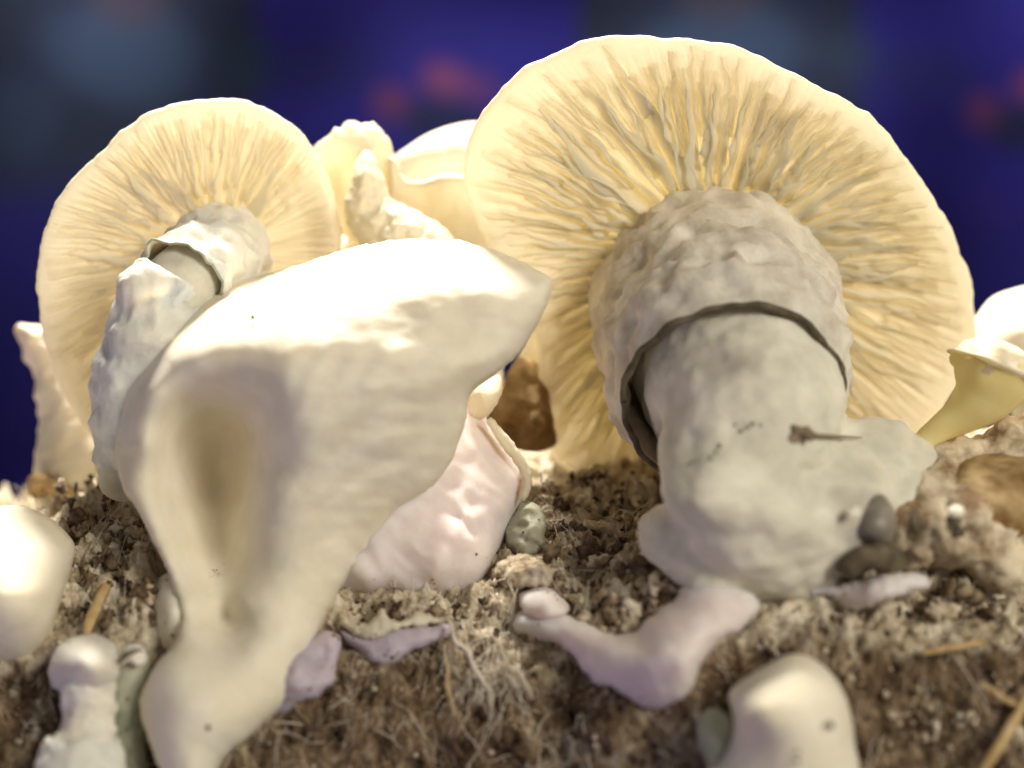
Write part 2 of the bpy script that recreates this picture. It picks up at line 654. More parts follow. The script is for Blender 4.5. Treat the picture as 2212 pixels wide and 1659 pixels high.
def gz(Y):
    d = catmull(PROF, 700)
    i = np.argmax(d[:, 1] > 90)
    k = np.searchsorted(d[:, 0], Y)
    return float(d[min(k, len(d) - 1), 1])


def build_block():
    nx, nv = 620, 430
    d = catmull(PROF, 4000)
    # spend most rows on the part in view
    seg = np.linalg.norm(np.diff(d, axis=0), axis=1)
    wgt = np.where((d[1:, 1] > -7.5) & (d[1:, 0] < 5.5), 1.0, 0.15)
    c = np.concatenate([[0], np.cumsum(seg * wgt)])
    s = np.linspace(0, c[-1], nv)
    prof = np.stack([np.interp(s, c, d[:, 0]), np.interp(s, c, d[:, 1])], -1)
    x = np.linspace(-11.5, 11.5, nx)
    T = np.gradient(prof, axis=0)
    T /= np.linalg.norm(T, axis=1)[:, None]
    N = np.stack([-T[:, 1], T[:, 0]], -1)
    X = np.broadcast_to(x[None], (nv, nx))
    V = np.stack([X, np.broadcast_to(prof[:, :1], (nv, nx)), np.broadcast_to(prof[:, 1:], (nv, nx))], -1).copy()
    # lower towards the left end, higher towards the right
    top = sst(-4.2, -2.0, V[..., 2])
    V[..., 2] += top * (-0.9 * sst(-6.2, -8.6, X) + 0.55 * sst(3.0, 7.0, X) + 0.25 * np.exp(-((X + 5.6) / 1.0) ** 2))
    V[..., 2] += 0.5 * sst(2.6, 4.2, V[..., 1]) * sst(7.5, 5.0, V[..., 1]) * np.exp(-((X - 1.2) / 1.6) ** 2)
    nrm = np.stack([0 * X, np.broadcast_to(N[:, :1], X.shape), np.broadcast_to(N[:, 1:], X.shape)], -1)
    q = V.copy()
    face = 1 - sst(-3.6, -2.7, V[..., 2])
    big = 0.30 * fbm(q * 0.7, 3)
    mid = (0.20 - 0.09 * face) * fbm(q * 2.4 + 5, 3)
    st = q * np.array([5.5, 5.5, 3.2])
    fine = (0.075 - 0.025 * face) * ridged(st, 3) + 0.05 * fbm(q * 13, 2)
    pit = (1 - 0.6 * face) * (-0.22 * sst(0.28, 0.62, noise(q * 3.1 + 40)) - 0.12 * sst(0.25, 0.5, noise(q * 6.5 + 80)))
    clod = sst(-3.7, -2.9, V[..., 2]) * (0.5 + sst(-4.0, -5.5, X)) * (0.20 * ridged(q * 1.9 + 21, 2) - 0.1)
    V = V + nrm * (big + mid + fine + pit + clod)[..., None]
    # ends of the block turn back
    e = sst(9.6, 11.5, np.abs(X))
    V[..., 1] += e * 3 * (V[..., 1] < 2)
    V[..., 2] -= e * 1.5 * top
    V = bulge(V)
    F = [(i * nx + j, i * nx + j + 1, (i + 1) * nx + j + 1, (i + 1) * nx + j) for i in range(nv - 1) for j in range(nx - 1)]
    # mycelium cover: thick on the shoulder, thin threads on the face
    myc = sst(-4.0, -2.9, q[..., 2]) * (0.95 + 0.6 * sst(-2.5, -5.0, X)) + 0.42 * fbm(q * 1.3 + 3, 3) + 0.30 * fbm(q * 5 + 9, 3)
    myc += 0.55 * np.exp(-(((X - 0.2) / 0.9) ** 2 + ((q[..., 2] + 3.8) / 0.8) ** 2)) + 0.35 * np.exp(-(((X - 2.2) / 0.8) ** 2 + ((q[..., 2] + 5.0) / 0.7) ** 2))
    myc += 0.7 * sst(-4.3, -5.2, X) * sst(-4.6, -3.4, q[..., 2]) + 0.4 * sst(-0.4, 0.4, X) * sst(3.2, 2.2, X) * sst(-2.9, -2.3, q[..., 2])  # more mycelium white; also puts the lit shoulder and centre into the colour
    for (gx_, gz_, gs_) in ((1.0, -3.1, 0.55), (2.0, -3.0, 0.5), (3.0, -3.5, 0.6), (0.6, -2.7, 0.5), (4.6, -3.3, 0.7), (6.2, -3.1, 0.7)):
        myc += 0.5 * np.exp(-(((X - gx_) / gs_) ** 2 + ((q[..., 2] - gz_) / (gs_ * 0.6)) ** 2))
    myc += 0.22 * (fine / 0.1) - 0.16 * sst(-3.2, -4.2, q[..., 2])
    m, t = nt("fibrous_substrate")
    tc = nd(t, 'ShaderNodeTexCoord').outputs['Object']
    mp = nd(t, 'ShaderNodeMapping')
    mp.inputs['Scale'].default_value = (1.0, 1.0, 0.45)
    t.links.new(tc, mp.inputs['Vector'])
    f1 = noise_node(t, 330, 8, 0.68, mp.outputs[0])
    brown = ramp(t, f1, [(0.33, (0.016, 0.009, 0.006)), (0.45, (0.11, 0.070, 0.042)), (0.55, (0.25, 0.175, 0.11)), (0.68, (0.55, 0.45, 0.32))])
    f2 = noise_node(t, 210, 7, 0.7, tc)
    pale = ramp(t, f2, [(0.32, (0.16, 0.11, 0.07)), (0.46, (0.52, 0.43, 0.30)), (0.58, (0.76, 0.69, 0.56))])
    at = nd(t, 'ShaderNodeVertexColor', layer_name="mycelium")
    mk = ramp(t, at.outputs[0], [(0.25, (0, 0, 0)), (0.75, (1, 1, 1))])
    mx = nd(t, 'ShaderNodeMix', data_type='RGBA')
    t.links.new(mk, mx.inputs[0])
    t.links.new(brown, mx.inputs[6])
    t.links.new(pale, mx.inputs[7])
    pr = nd(t, 'ShaderNodeBsdfPrincipled')
    pr.inputs['Roughness'].default_value = 0.8
    pr.inputs['Specular IOR Level'].default_value = 0.2
    t.links.new(mx.outputs[2], pr.inputs['Base Color'])
    b = nd(t, 'ShaderNodeBump')
    b.inputs['Strength'].default_value = 0.9
    b.inputs['Distance'].default_value = 0.0012
    t.links.new(f1, b.inputs['Height'])
    t.links.new(b.outputs[0], pr.inputs['Normal'])
    out = nd(t, 'ShaderNodeOutputMaterial')
    t.links.new(pr.outputs[0], out.inputs[0])
    o = mesh("ground", V.reshape(-1, 3), F, m, warp=False)
    ca = o.data.color_attributes.new("mycelium", 'FLOAT_COLOR', 'POINT')
    k = np.clip(myc, 0, 1).reshape(-1, 1)
    ca.data.foreach_set("color", np.concatenate([k, k, k, 1 + 0 * k], 1).astype(np.float32).ravel())
    tag(o, "brown fibrous growing block threaded with white mycelium", "ground", kind="structure")
    nn = np.cross(np.gradient(V, axis=1).reshape(-1, 3), np.gradient(V, axis=0).reshape(-1, 3)).reshape(V.shape)
    nn /= np.linalg.norm(nn, axis=-1)[..., None] + 1e-12
    return V, nn, myc


BV, BN, BM = build_block()
_vis = (np.abs(BV[..., 0]) < 8.6) & (BV[..., 2] > -6.6) & (BV[..., 1] < 5.0)
VIS = np.argwhere(_vis)


def on_block(px, py):
    """the rough surface point seen through a pixel, and its normal"""
    k = FW / 2212.0 / CAMD
    d = CAMD + BV[..., 1]
    qx = BV[..., 0] / (k * d) + 1106
    qy = 829.5 - BV[..., 2] / (k * d)
    e = (qx - px) ** 2 + (qy - py) ** 2 + 40 * np.maximum(BV[..., 1] + 6, 0) ** 2
    e = np.where(e < 900 + 40 * 130, e, 1e12)
    i = np.unravel_index(np.argmin((qx - px) ** 2 + (qy - py) ** 2 + 3 * (BV[..., 1] + 6) ** 2), qx.shape)
    return BV[i], BN[i]


def thin_tube(pts, r, nseg=4):
    pts = np.asarray(pts)
    T, N, B = frames(pts)
    a = np.linspace(0, 2 * np.pi, nseg, endpoint=False)
    rr = np.asarray(r) * np.ones(len(pts))
    V = (pts[:, None] + (N[:, None] * np.cos(a)[None, :, None] + B[:, None] * np.sin(a)[None, :, None]) * rr[:, None, None]).reshape(-1, 3)
    F = []
    for i in range(len(pts) - 1):
        for j in range(nseg):
            k = (j + 1) % nseg
            F.append((i * nseg + j, i * nseg + k, (i + 1) * nseg + k, (i + 1) * nseg + j))
    F.append(tuple(range(nseg))[::-1])
    F.append(tuple((len(pts) - 1) * nseg + j for j in range(nseg)))
    return V, F


def build_fibres():
    for name, n, mats, label, rr, LL in (
            ("fibres", 6000, M_brownfib, "short tangled brown fibres over the face of the growing block", (0.004, 0.011), (0.15, 0.7)),
            ("mycelium_threads", 1500, M_pale, "fine pale mycelium threads over the growing block", (0.004, 0.011), (0.3, 1.3))):
        parts = []
        ids = VIS[RNG.integers(0, len(VIS), n)]
        for (i, j) in ids:
            if name == "fibres" and BM[i, j] > 0.45 and RNG.random() < 0.8:
                continue
            p, nr = BV[i, j], BN[i, j]
            L = RNG.uniform(*LL)
            d = RNG.normal(size=3) * np.array([0.55, 0.5, 0.5]) + np.array([0.0, -0.15, -0.7]) * RNG.choice([-1, 1])
            d -= nr * np.dot(d, nr) * 0.85
            d /= np.linalg.norm(d) + 1e-9
            side = np.cross(nr, d)
            t = np.linspace(-0.5, 0.5, 6)
            bend = RNG.normal() * 0.35
            kink = RNG.normal(size=6) * 0.05
            pts = p + d * (t * L)[:, None] + side * ((t * t * bend + kink * 0.7) * L)[:, None] + nr * (0.0 + RNG.uniform(0.0, 0.05) * (0.5 + t) + kink[::-1] * 0.5 * L)[:, None]
            parts.append(thin_tube(pts, RNG.uniform(*rr) * np.array([0.6, 1, 1, 1, 0.9, 0.5]), 3))
        V, F = join(parts)
        o = mesh(name, V, F, mats, warp=False)
        tag(o, label, "fibres", kind="stuff")
    # crumbs
    parts = []
    ids = VIS[RNG.integers(0, len(VIS), 2600)]
    base = np.array([[1, 0, 0], [-1, 0, 0], [0, 1, 0], [0, -1, 0], [0, 0, 1], [0, 0, -1]], float)
    fc = [(0, 2, 4), (2, 1, 4), (1, 3, 4), (3, 0, 4), (2, 0, 5), (1, 2, 5), (3, 1, 5), (0, 3, 5)]
    for (i, j) in ids:
        r = 0.02 + 0.05 * RNG.random() ** 3
        parts.append((BV[i, j] + BN[i, j] * r * 0.6 + base * r * RNG.uniform(0.6, 1.3, (6, 1)), fc))
    V, F = join(parts)
    o = mesh("crumbs", V, F, M_crumb, warp=False)
    tag(o, "tiny tan and white crumbs scattered over the growing block", "crumbs", kind="stuff")


def build_clods():
    regions = ((1150, 1080, 1470, 1380, 260, 0.02, 0.13), (130, 1010, 350, 1350, 220, 0.02, 0.11), (1180, 960, 1450, 1100, 120, 0.02, 0.09),
               (760, 1300, 1100, 1400, 60, 0.03, 0.1), (1500, 1290, 2212, 1650, 90, 0.03, 0.09), (1950, 1200, 2212, 1330, 60, 0.03, 0.13))
    for name, mat, off, label in (("pale_clods", M_clodp, 0, "soft whitish clods matted with mycelium on the growing block"), ("brown_clods", M_clodb, 1, "dark brown clods and bark bits on the growing block")):
        parts = []
        for (x0, y0, x1, y1, n, ra, rb) in regions:
            for k in range(n):
                px, py = RNG.uniform(x0, x1), RNG.uniform(y0, y1)
                r = ra + (rb - ra) * RNG.random() ** 2
                if (k + off) % 2:
                    continue
                p, nr = on_block(px, py)
                k0 = RNG.uniform(0, 99)
                parts.append(ball(p - nr * r * 0.4, r * RNG.uniform(0.55, 1.6, 3), lambda v: r * (1.0 * noise(v * 0.8 / r + k0) + 0.7 * noise(v * 2.1 / r + k0)), 14, 10))
        V, F = join(parts)
        tag(mesh(name, V, F, mat, warp=False), label, "clods", kind="stuff")


def build_grains():
    """soil clinging to whatever rises from the block"""
    from mathutils.kdtree import KDTree
    pts = BV[::3, ::3].reshape(-1, 3)
    pts = pts[(np.abs(pts[:, 0]) < 9) & (pts[:, 2] > -7.5)]
    kd = KDTree(len(pts))
    for i, p in enumerate(pts):
        kd.insert(p, i)
    kd.balance()
    base = np.array([[1, 0, 0], [-1, 0, 0], [0, 1, 0], [0, -1, 0], [0, 0, 1], [0, 0, -1]], float)
    fc = [(0, 2, 4), (2, 1, 4), (1, 3, 4), (3, 0, 4), (2, 0, 5), (1, 2, 5), (3, 1, 5), (0, 3, 5)]
    parts = []
    for V in REG:
        if len(V) < 300 or V[:, 2].min() > 0 or V[:, 1].max() > 20:
            continue
        W_ = V[(V[:, 2] < 0) & (V[:, 1] < 3)]
        if not len(W_):
            continue
        W_ = W_[RNG.integers(0, len(W_), min(900, len(W_)))]
        for p in W_:
            d = kd.find(p)[2]
            if d < 0.6 and RNG.random() < 0.42 * (1 - d / 0.6) ** 2:
                r = 0.008 + 0.03 * RNG.random() ** 3
                parts.append((p + base * r * RNG.uniform(0.5, 1.4, (6, 1)), fc))
    V, F = join(parts)
    tag(mesh("soil_grains", V, F, M_brownfib, warp=False), "dark grains of soil clinging to the mushroom bases", "soil", kind="stuff")


def ramp_mat(name, scale, stops, rough=0.8):
    m, t = nt(name)
    tc = nd(t, 'ShaderNodeTexCoord').outputs['Object']
    pr = nd(t, 'ShaderNodeBsdfPrincipled')
    pr.inputs['Roughness'].default_value = rough
    pr.inputs['Specular IOR Level'].default_value = 0.25
    t.links.new(ramp(t, noise_node(t, scale, 3, 0.6, tc), stops), pr.inputs['Base Color'])
    out = nd(t, 'ShaderNodeOutputMaterial')
    t.links.new(pr.outputs[0], out.inputs[0])
    return m


M_brownfib = ramp_mat("brown_fibre", 260, [(0.3, (0.04, 0.022, 0.012)), (0.43, (0.18, 0.11, 0.062)), (0.56, (0.40, 0.28, 0.165)), (0.70, (0.66, 0.54, 0.38))])
M_crumb = ramp_mat("crumb", 300, [(0.35, (0.10, 0.06, 0.04)), (0.5, (0.42, 0.34, 0.25)), (0.65, (0.75, 0.68, 0.6))])


# ------------------------------------------------------------------ gilled caps
CAM = np.array([0, -CAMD, 0.0])


def gilled_cap(root, outline, Cpx, n, r_in, sets, D, dome, conc, thick=0.22, cut=None, rim_noise=0.04, gmat=None, roll=0.10, seed=0.0, th_amp=1.0):
    """outline px -> points on the cap's own plane; underside, rolled margin and dome; every gill a mesh"""
    C = P(*Cpx)
    n = np.asarray(n, float)
    n /= np.linalg.norm(n)
    up = np.array([0, 0, 1.0])
    u = up - n * np.dot(up, n)
    u /= np.linalg.norm(u)
    v = np.cross(u, n)
    o = catmull(outline, 400, closed=True)
    ray = P(o[:, 0], o[:, 1], 0.0) - CAM
    s = ((C - CAM) @ n) / (ray @ n)
    Q = CAM + ray * s[:, None] - C
    a = np.arctan2(Q @ u, Q @ v)
    R = np.linalg.norm(Q, axis=1)
    order = np.argsort(a)
    a, R = a[order], R[order]

    def Rf(th):
        return np.interp((np.asarray(th) + np.pi) % (2 * np.pi) - np.pi, np.concatenate([a - 2 * np.pi, a, a + 2 * np.pi]), np.tile(R, 3))

    def at(rh, th, h):
        r = Rf(th) * rh
        return C + v * (r * np.cos(th))[..., None] + u * (r * np.sin(th))[..., None] + n * np.asarray(h)[..., None]

    def hu(rh, th):
        w = noise(np.stack([np.cos(th) * 1.6 + seed, np.sin(th) * 1.6, rh * 1.2], -1))
        return -conc * (1 - rh ** 2) + roll * sst(0.72, 0.93, rh) * (1 - 0.7 * sst(0.93, 1.0, rh)) + 0.16 * w * rh
    nth = 900
    th = np.linspace(-np.pi, np.pi, nth, endpoint=False)
    rows = []
    for rh in np.linspace(0.02, 0.975, 64):
        rr = rh + 0 * th
        rip = noise(np.stack([np.cos(th) * 42, np.sin(th) * 42, rr * 1.5 + seed], -1)) + 0.6 * noise(np.stack([np.cos(th) * 90, np.sin(th) * 90, rr * 2.5 + seed], -1))
        amp = 0.05 * sst(0.3, 0.55, rh) * (1 - 0.85 * sst(0.85, 0.97, rh))
        rows.append(at(rr, th, hu(rr, th) + rip * amp))
    edge = rim_noise * fbm(np.stack([np.cos(th) * 7 + seed, np.sin(th) * 7, 0 * th], -1), 3)
    h1 = hu(0.975 + 0 * th, th)
    for q in np.linspace(0.15, 1, 7):
        ang = q * np.pi
        rows.append(at(0.975 + 0.025 * np.sin(ang) + 0 * th + edge * np.sin(ang) * 0.3, th, h1 - thick * 0.5 * (1 - np.cos(ang)) + 0 * th))
    for rh in np.linspace(0.96, 0.02, 40):
        rr = rh + 0 * th
        rows.append(at(rr, th, np.minimum(h1 - thick - dome * (1 - rh ** 2.2) ** 0.85, hu(rr, th) - thick) + 0.05 * noise(np.stack([np.cos(th) * 3 * rr, np.sin(th) * 3 * rr, rr + 5], -1))))
    V = np.array(rows).reshape(-1, 3)
    m = len(rows)
    F = [(i * nth + j, i * nth + (j + 1) % nth, (i + 1) * nth + (j + 1) % nth, (i + 1) * nth + j) for i in range(m - 1) for j in range(nth)]
    F.append(tuple(range(nth))[::-1])
    F.append(tuple((m - 1) * nth + j for j in range(nth)))
    cap = mesh("cap", V, F, M_cap, root)
    # gills
    for (count, r0, r1, dep, jit) in sets:
        for k in range(count):
            t0 = 2 * np.pi * (k + RNG.uniform(-jit, jit)) / count + 0.37 * r0 - np.pi
            ra = r0 + RNG.uniform(-0.04, 0.05)
            rb = r1 + RNG.uniform(-0.10, 0.05)
            sc = 1.0
            if cut is not None:
                sc = cut(t0)
                if sc < 0.08:
                    continue
                rb = ra + (rb - ra) * (0.4 + 0.6 * sc)
            nr_ = 18
            rh = np.linspace(ra, rb, nr_)
            q = np.linspace(0, 1, nr_)
            k0 = RNG.uniform(0, 100)
            wob = noise(np.stack([q * 2.2 + k0, 0 * q, 0 * q], -1)) * 0.035 * th_amp + noise(np.stack([q * 6 + k0, 0 * q + 3, 0 * q], -1)) * 0.010 * th_amp
            ang = t0 + wob * (0.4 + q)
            pr = np.minimum(q / 0.12, 1) ** 0.6 * (1 - q) ** 0.75
            tooth = 1 + 0.55 * noise(np.stack([q * 7 + k0, 0 * q + 9, 0 * q], -1)) + 0.35 * noise(np.stack([q * 17 + k0, 0 * q + 19, 0 * q], -1))
            dd = D * dep * sc * pr * np.clip(tooth, 0.15, 2) * RNG.uniform(0.75, 1.25)
            lean = (RNG.normal() * (1.3 if RNG.random() < 0.25 else 0.5) + 1.1 * noise(np.stack([q * 3 + k0, 0 * q + 29, 0 * q], -1))) * dd
            rad = Rf(ang) * rh
            dth = 1 / np.maximum(rad, 0.3)
            hb = hu(rh, ang)
            wbs = 0.045 + 0.03 * q
            L0 = at(rh, ang - wbs * dth, hb - 0.05)
            R0 = at(rh, ang + wbs * dth, hb - 0.05)
            L1 = at(rh, ang + (lean * 0.35 - 0.028) * dth, hb + dd * 0.5)
            R1 = at(rh, ang + (lean * 0.35 + 0.028) * dth, hb + dd * 0.5)
            L2 = at(rh, ang + (lean - 0.010) * dth, hb + dd)
            R2 = at(rh, ang + (lean + 0.010) * dth, hb + dd)
            VV = np.vstack([L0, L1, L2, R2, R1, R0])
            FF = []
            for b_ in range(5):
                for i in range(nr_ - 1):
                    FF.append((b_ * nr_ + i, (b_ + 1) * nr_ + i, (b_ + 1) * nr_ + i + 1, b_ * nr_ + i + 1))
            mesh("gill", VV, FF, gmat or M_gill, cap)
    return cap


def surf(V, px, py):
    """depth of a built skin as seen through a pixel"""
    k = FW / 2212.0 / CAMD
    d = CAMD + V[:, 1]
    e = np.hypot(V[:, 0] / (k * d) + 1106 - px, 829.5 - V[:, 2] / (k * d) - py)
    near = np.where(e < max(14.0, e.min() + 3))[0]
    return float(V[near, 1].min())


def speck(parent, px, py, Y, r=0.035, mat=None):
    V, F = ball(P(px, py, Y), (r, r, r * 1.2), lambda v: 0.35 * r * noise(v * 40), 10, 8)
    return mesh("speck", V, F, mat or M_speck, parent)


def netted(V, t, a):
    return (crumple(1.4, 0.13, 0.1)(V, t, a) + 0.11 * ridged(V * 1.7 + 3, 2) + 0.012 * noise(V * 12)) * (1 - 0.75 * sst(0.8, 1.0, t))


def crumple(scale, amp, fine=0.3):
    def f(V, t, a):
        return amp * (np.abs(noise(V * scale)) * -1.6 + 0.5 + 0.5 * noise(V * scale * 0.5 + 4)) + amp * fine * noise(V * scale * 3.3)
    return f


def row(px, py, Y, rpx):
    return np.concatenate([P(px, py, Y), [pxs(rpx, Y)]])


# ---------------- the broad mushroom with its gills turned to us
def big_mushroom():
    root = thing("mushroom", "broadest mushroom, its cream gilled underside facing out above a grey wrinkled stem", "mushroom", P(1700, 1290, -1.6))
    outline = [(1002, 395), (1012, 325), (1050, 240), (1112, 170), (1200, 120), (1290, 86), (1400, 80), (1500, 84), (1600, 104), (1700, 150),
               (1800, 202), (1885, 258), (1950, 330), (2020, 432), (2072, 530), (2102, 620), (2114, 715), (2100, 800), (2050, 880), (1990, 950),
               (1900, 1010), (1780, 1060), (1640, 1085), (1500, 1085), (1390, 1075), (1300, 1064), (1240, 1040), (1200, 1000), (1172, 940), (1164, 860), (1158, 740), (1120, 640),
               (1070, 560), (1028, 490)]
    gilled_cap(root, outline, (1555, 590, 0.8), (0.03, -0.85, -0.53), 0.3,
               [(84, 0.26, 0.84, 1.0, 0.35), (84, 0.42, 0.88, 0.7, 0.4), (126, 0.60, 0.94, 0.30, 0.45)],
               D=0.22, dome=1.5, conc=0.55, seed=1.7)
    # sleeve of grey wrinkled skin, its lower rim torn open
    path = [row(1545, 672, 0.95, 252), row(1550, 704, 0.2, 250), row(1560, 752, -0.7, 246), row(1572, 810, -1.45, 246), row(1582, 862, -2.0, 236)]
    V, F, rim = shell(path, 0.22, 60, 140, netted, rag=0.08, seed=3)
    sl = mesh("stem_sleeve", V, F, M_stem, root)
    V, F = thin_tube(np.vstack([rim, rim[:1]]) + np.array([0, -0.01, 0]), 0.05 * (1 + 0.5 * noise(np.vstack([rim, rim[:1]]) * 2.5)), 8)
    mesh("torn_edge", V, F, M_dark, sl)
    # the stem proper
    path = [row(1550, 690, 0.8, 205), row(1588, 780, -0.8, 222), row(1606, 846, -1.75, 217), row(1606, 920, -2.45, 192), row(1582, 1000, -2.75, 160),
            row(1600, 1080, -2.6, 150), row(1650, 1140, -2.3, 150), row(1700, 1180, -1.7, 140)]
    V, F = tube(path, 90, 90, lambda V, t, a: 0.06 * fbm(V * 1.0, 2))
    parts = [(V, F)]
    for (px, py, Y, r) in ((1690, 1110, -2.2, 165), (1790, 1080, -2.1, 145), (1820, 1130, -2.0, 120), (1640, 1160, -2.3, 105), (1890, 990, -2.0, 82), (1800, 965, -2.1, 55),
                           (1950, 1000, -1.8, 75), (1720, 1190, -2.2, 88), (1930, 1060, -1.75, 95), (1550, 1225, -2.3, 66), (1495, 1195, -2.3, 76), (1438, 1155, -2.2, 66), (1545, 1265, -2.6, 58)):
        c = pxs(r, Y)
        parts.append(ball(P(px, py, Y), (c, c * 0.85, c), None, 32, 20))
    parts.append(tube([row(1755, 945, -2.15, 28), row(1850, 935, -2.1, 34), row(1940, 950, -1.9, 40)], 16, 16))
    V, F = fuse(parts, 0.05, 14, lambda q: 0.06 * fbm(q * 1.7 + 7, 2) + 0.015 * noise(q * 6))
    mesh("stem", V, F, M_core, root)
    V0 = V
    # second fold of the cap behind the margin
    V, F = relief([(1172, 640), (1135, 740), (1112, 790), (1122, 842), (1158, 874), (1190, 880), (1210, 760), (1200, 650)],
                  [(1110, 640, 2.1), (1110, 880, 2.1), (1210, 640, 2.0), (1210, 880, 2.0)], 25, 0.12, 0.25, 8)
    mesh("cap_fold", V, F, M_lobe, root)
    st = V0
    for (px, py, r) in ((1590, 917, .022), (1602, 930, .03), (1556, 962, .03), (1548, 975, .025), (1536, 988, .03), (1508, 990, .028), (1498, 998, .022), (1628, 914, .028), (1645, 918, .02), (1617, 922, .024)):
        speck(root, px, py, surf(st, px, py) - 0.005, r, M_green)
    Y = surf(st, 1728, 938)
    V, F = ball(P(1728, 938, Y + 0.03), (0.20, 0.08, 0.11), lambda v: 0.12 * noise(v * 6), 24, 16)
    mesh("pit_shade", V, F, M_crease, root)  # shade of a hollow, built as a dark brown lump
    V, F = thin_tube([P(x, y, surf(st, x, y) - 0.01) for (x, y) in ((1735, 936), (1765, 941), (1795, 943), (1830, 944), (1862, 945))], [0.05, 0.035, 0.03, 0.02, 0.008], 6)
    mesh("crease_shade", V, F, M_crease, root)  # shade along the fold, built as a thin brown strip
    return root


# ---------------- the left mushroom
def left_mushroom():
    root = thing("mushroom", "gilled mushroom with a knobbly bright white stem, tucked behind the smooth folded one", "mushroom", P(250, 1040, -1.0))
    outline = [(216, 962), (150, 880), (110, 790), (85, 690), (79, 600), (98, 490), (140, 410), (200, 348), (270, 280), (340, 236), (430, 218), (520, 217),
               (585, 240), (640, 280), (682, 326), (715, 400), (733, 470), (737, 540), (722, 640), (670, 760), (570, 870), (440, 950), (320, 985)]

    def cut(t):
        t = (t + np.pi) % (2 * np.pi) - np.pi
        return 1 - 0.92 * sst(1.1, 0.55, abs(t - 0.1))
    gilled_cap(root, outline, (470, 575, 0.9), (0.22, -0.90, -0.36), 0.28,
               [(52, 0.26, 0.82, 0.9, 0.25), (52, 0.42, 0.88, 0.6, 0.3), (104, 0.62, 0.93, 0.25, 0.4)],
               D=0.16, dome=1.2, conc=0.45, seed=8.1, cut=cut, th_amp=0.8)
    up = [row(490, 540, 0.9, 92), row(470, 555, 0.1, 98), row(430, 585, -0.7, 104), row(388, 618, -1.3, 104)]
    V, F, rim = shell(up, 0.14, 50, 110, lambda V, t, a: 0.13 * fbm(V * 1.7 + 3, 2) + 0.03 * ridged(V * 3.5, 2), rag=0.08, seed=6)
    sl = mesh("stem_sleeve", V, F, M_bright, root)
    V, F = thin_tube(np.vstack([rim, rim[:1]]), 0.022, 6)
    mesh("torn_edge", V, F, M_green, sl)
    core = [row(480, 540, 0.6, 78), row(430, 585, -0.6, 84), row(390, 625, -1.15, 86), row(330, 700, -1.55, 84), row(300, 790, -1.6, 74), row(278, 900, -1.4, 62), row(275, 1040, -0.9, 62)]
    V, F = tube(core, 80, 64, lambda V, t, a: 0.03 * fbm(V * 2, 3))
    mesh("stem", V, F, M_core, root)
    low = [row(268, 985, -1.1, 58), row(272, 900, -1.4, 74), row(292, 800, -1.62, 90), row(325, 715, -1.62, 96), row(352, 652, -1.5, 92), row(364, 628, -1.4, 84)]
    V, F, rim = shell(low, 0.10, 70, 110, lambda V, t, a: 0.19 * fbm(V * 1.25 + 8, 2) + 0.035 * ridged(V * 3.0, 2), rag=0.10, seed=12)
    mesh("lower_sleeve", V, F, M_bright, root)
    return root


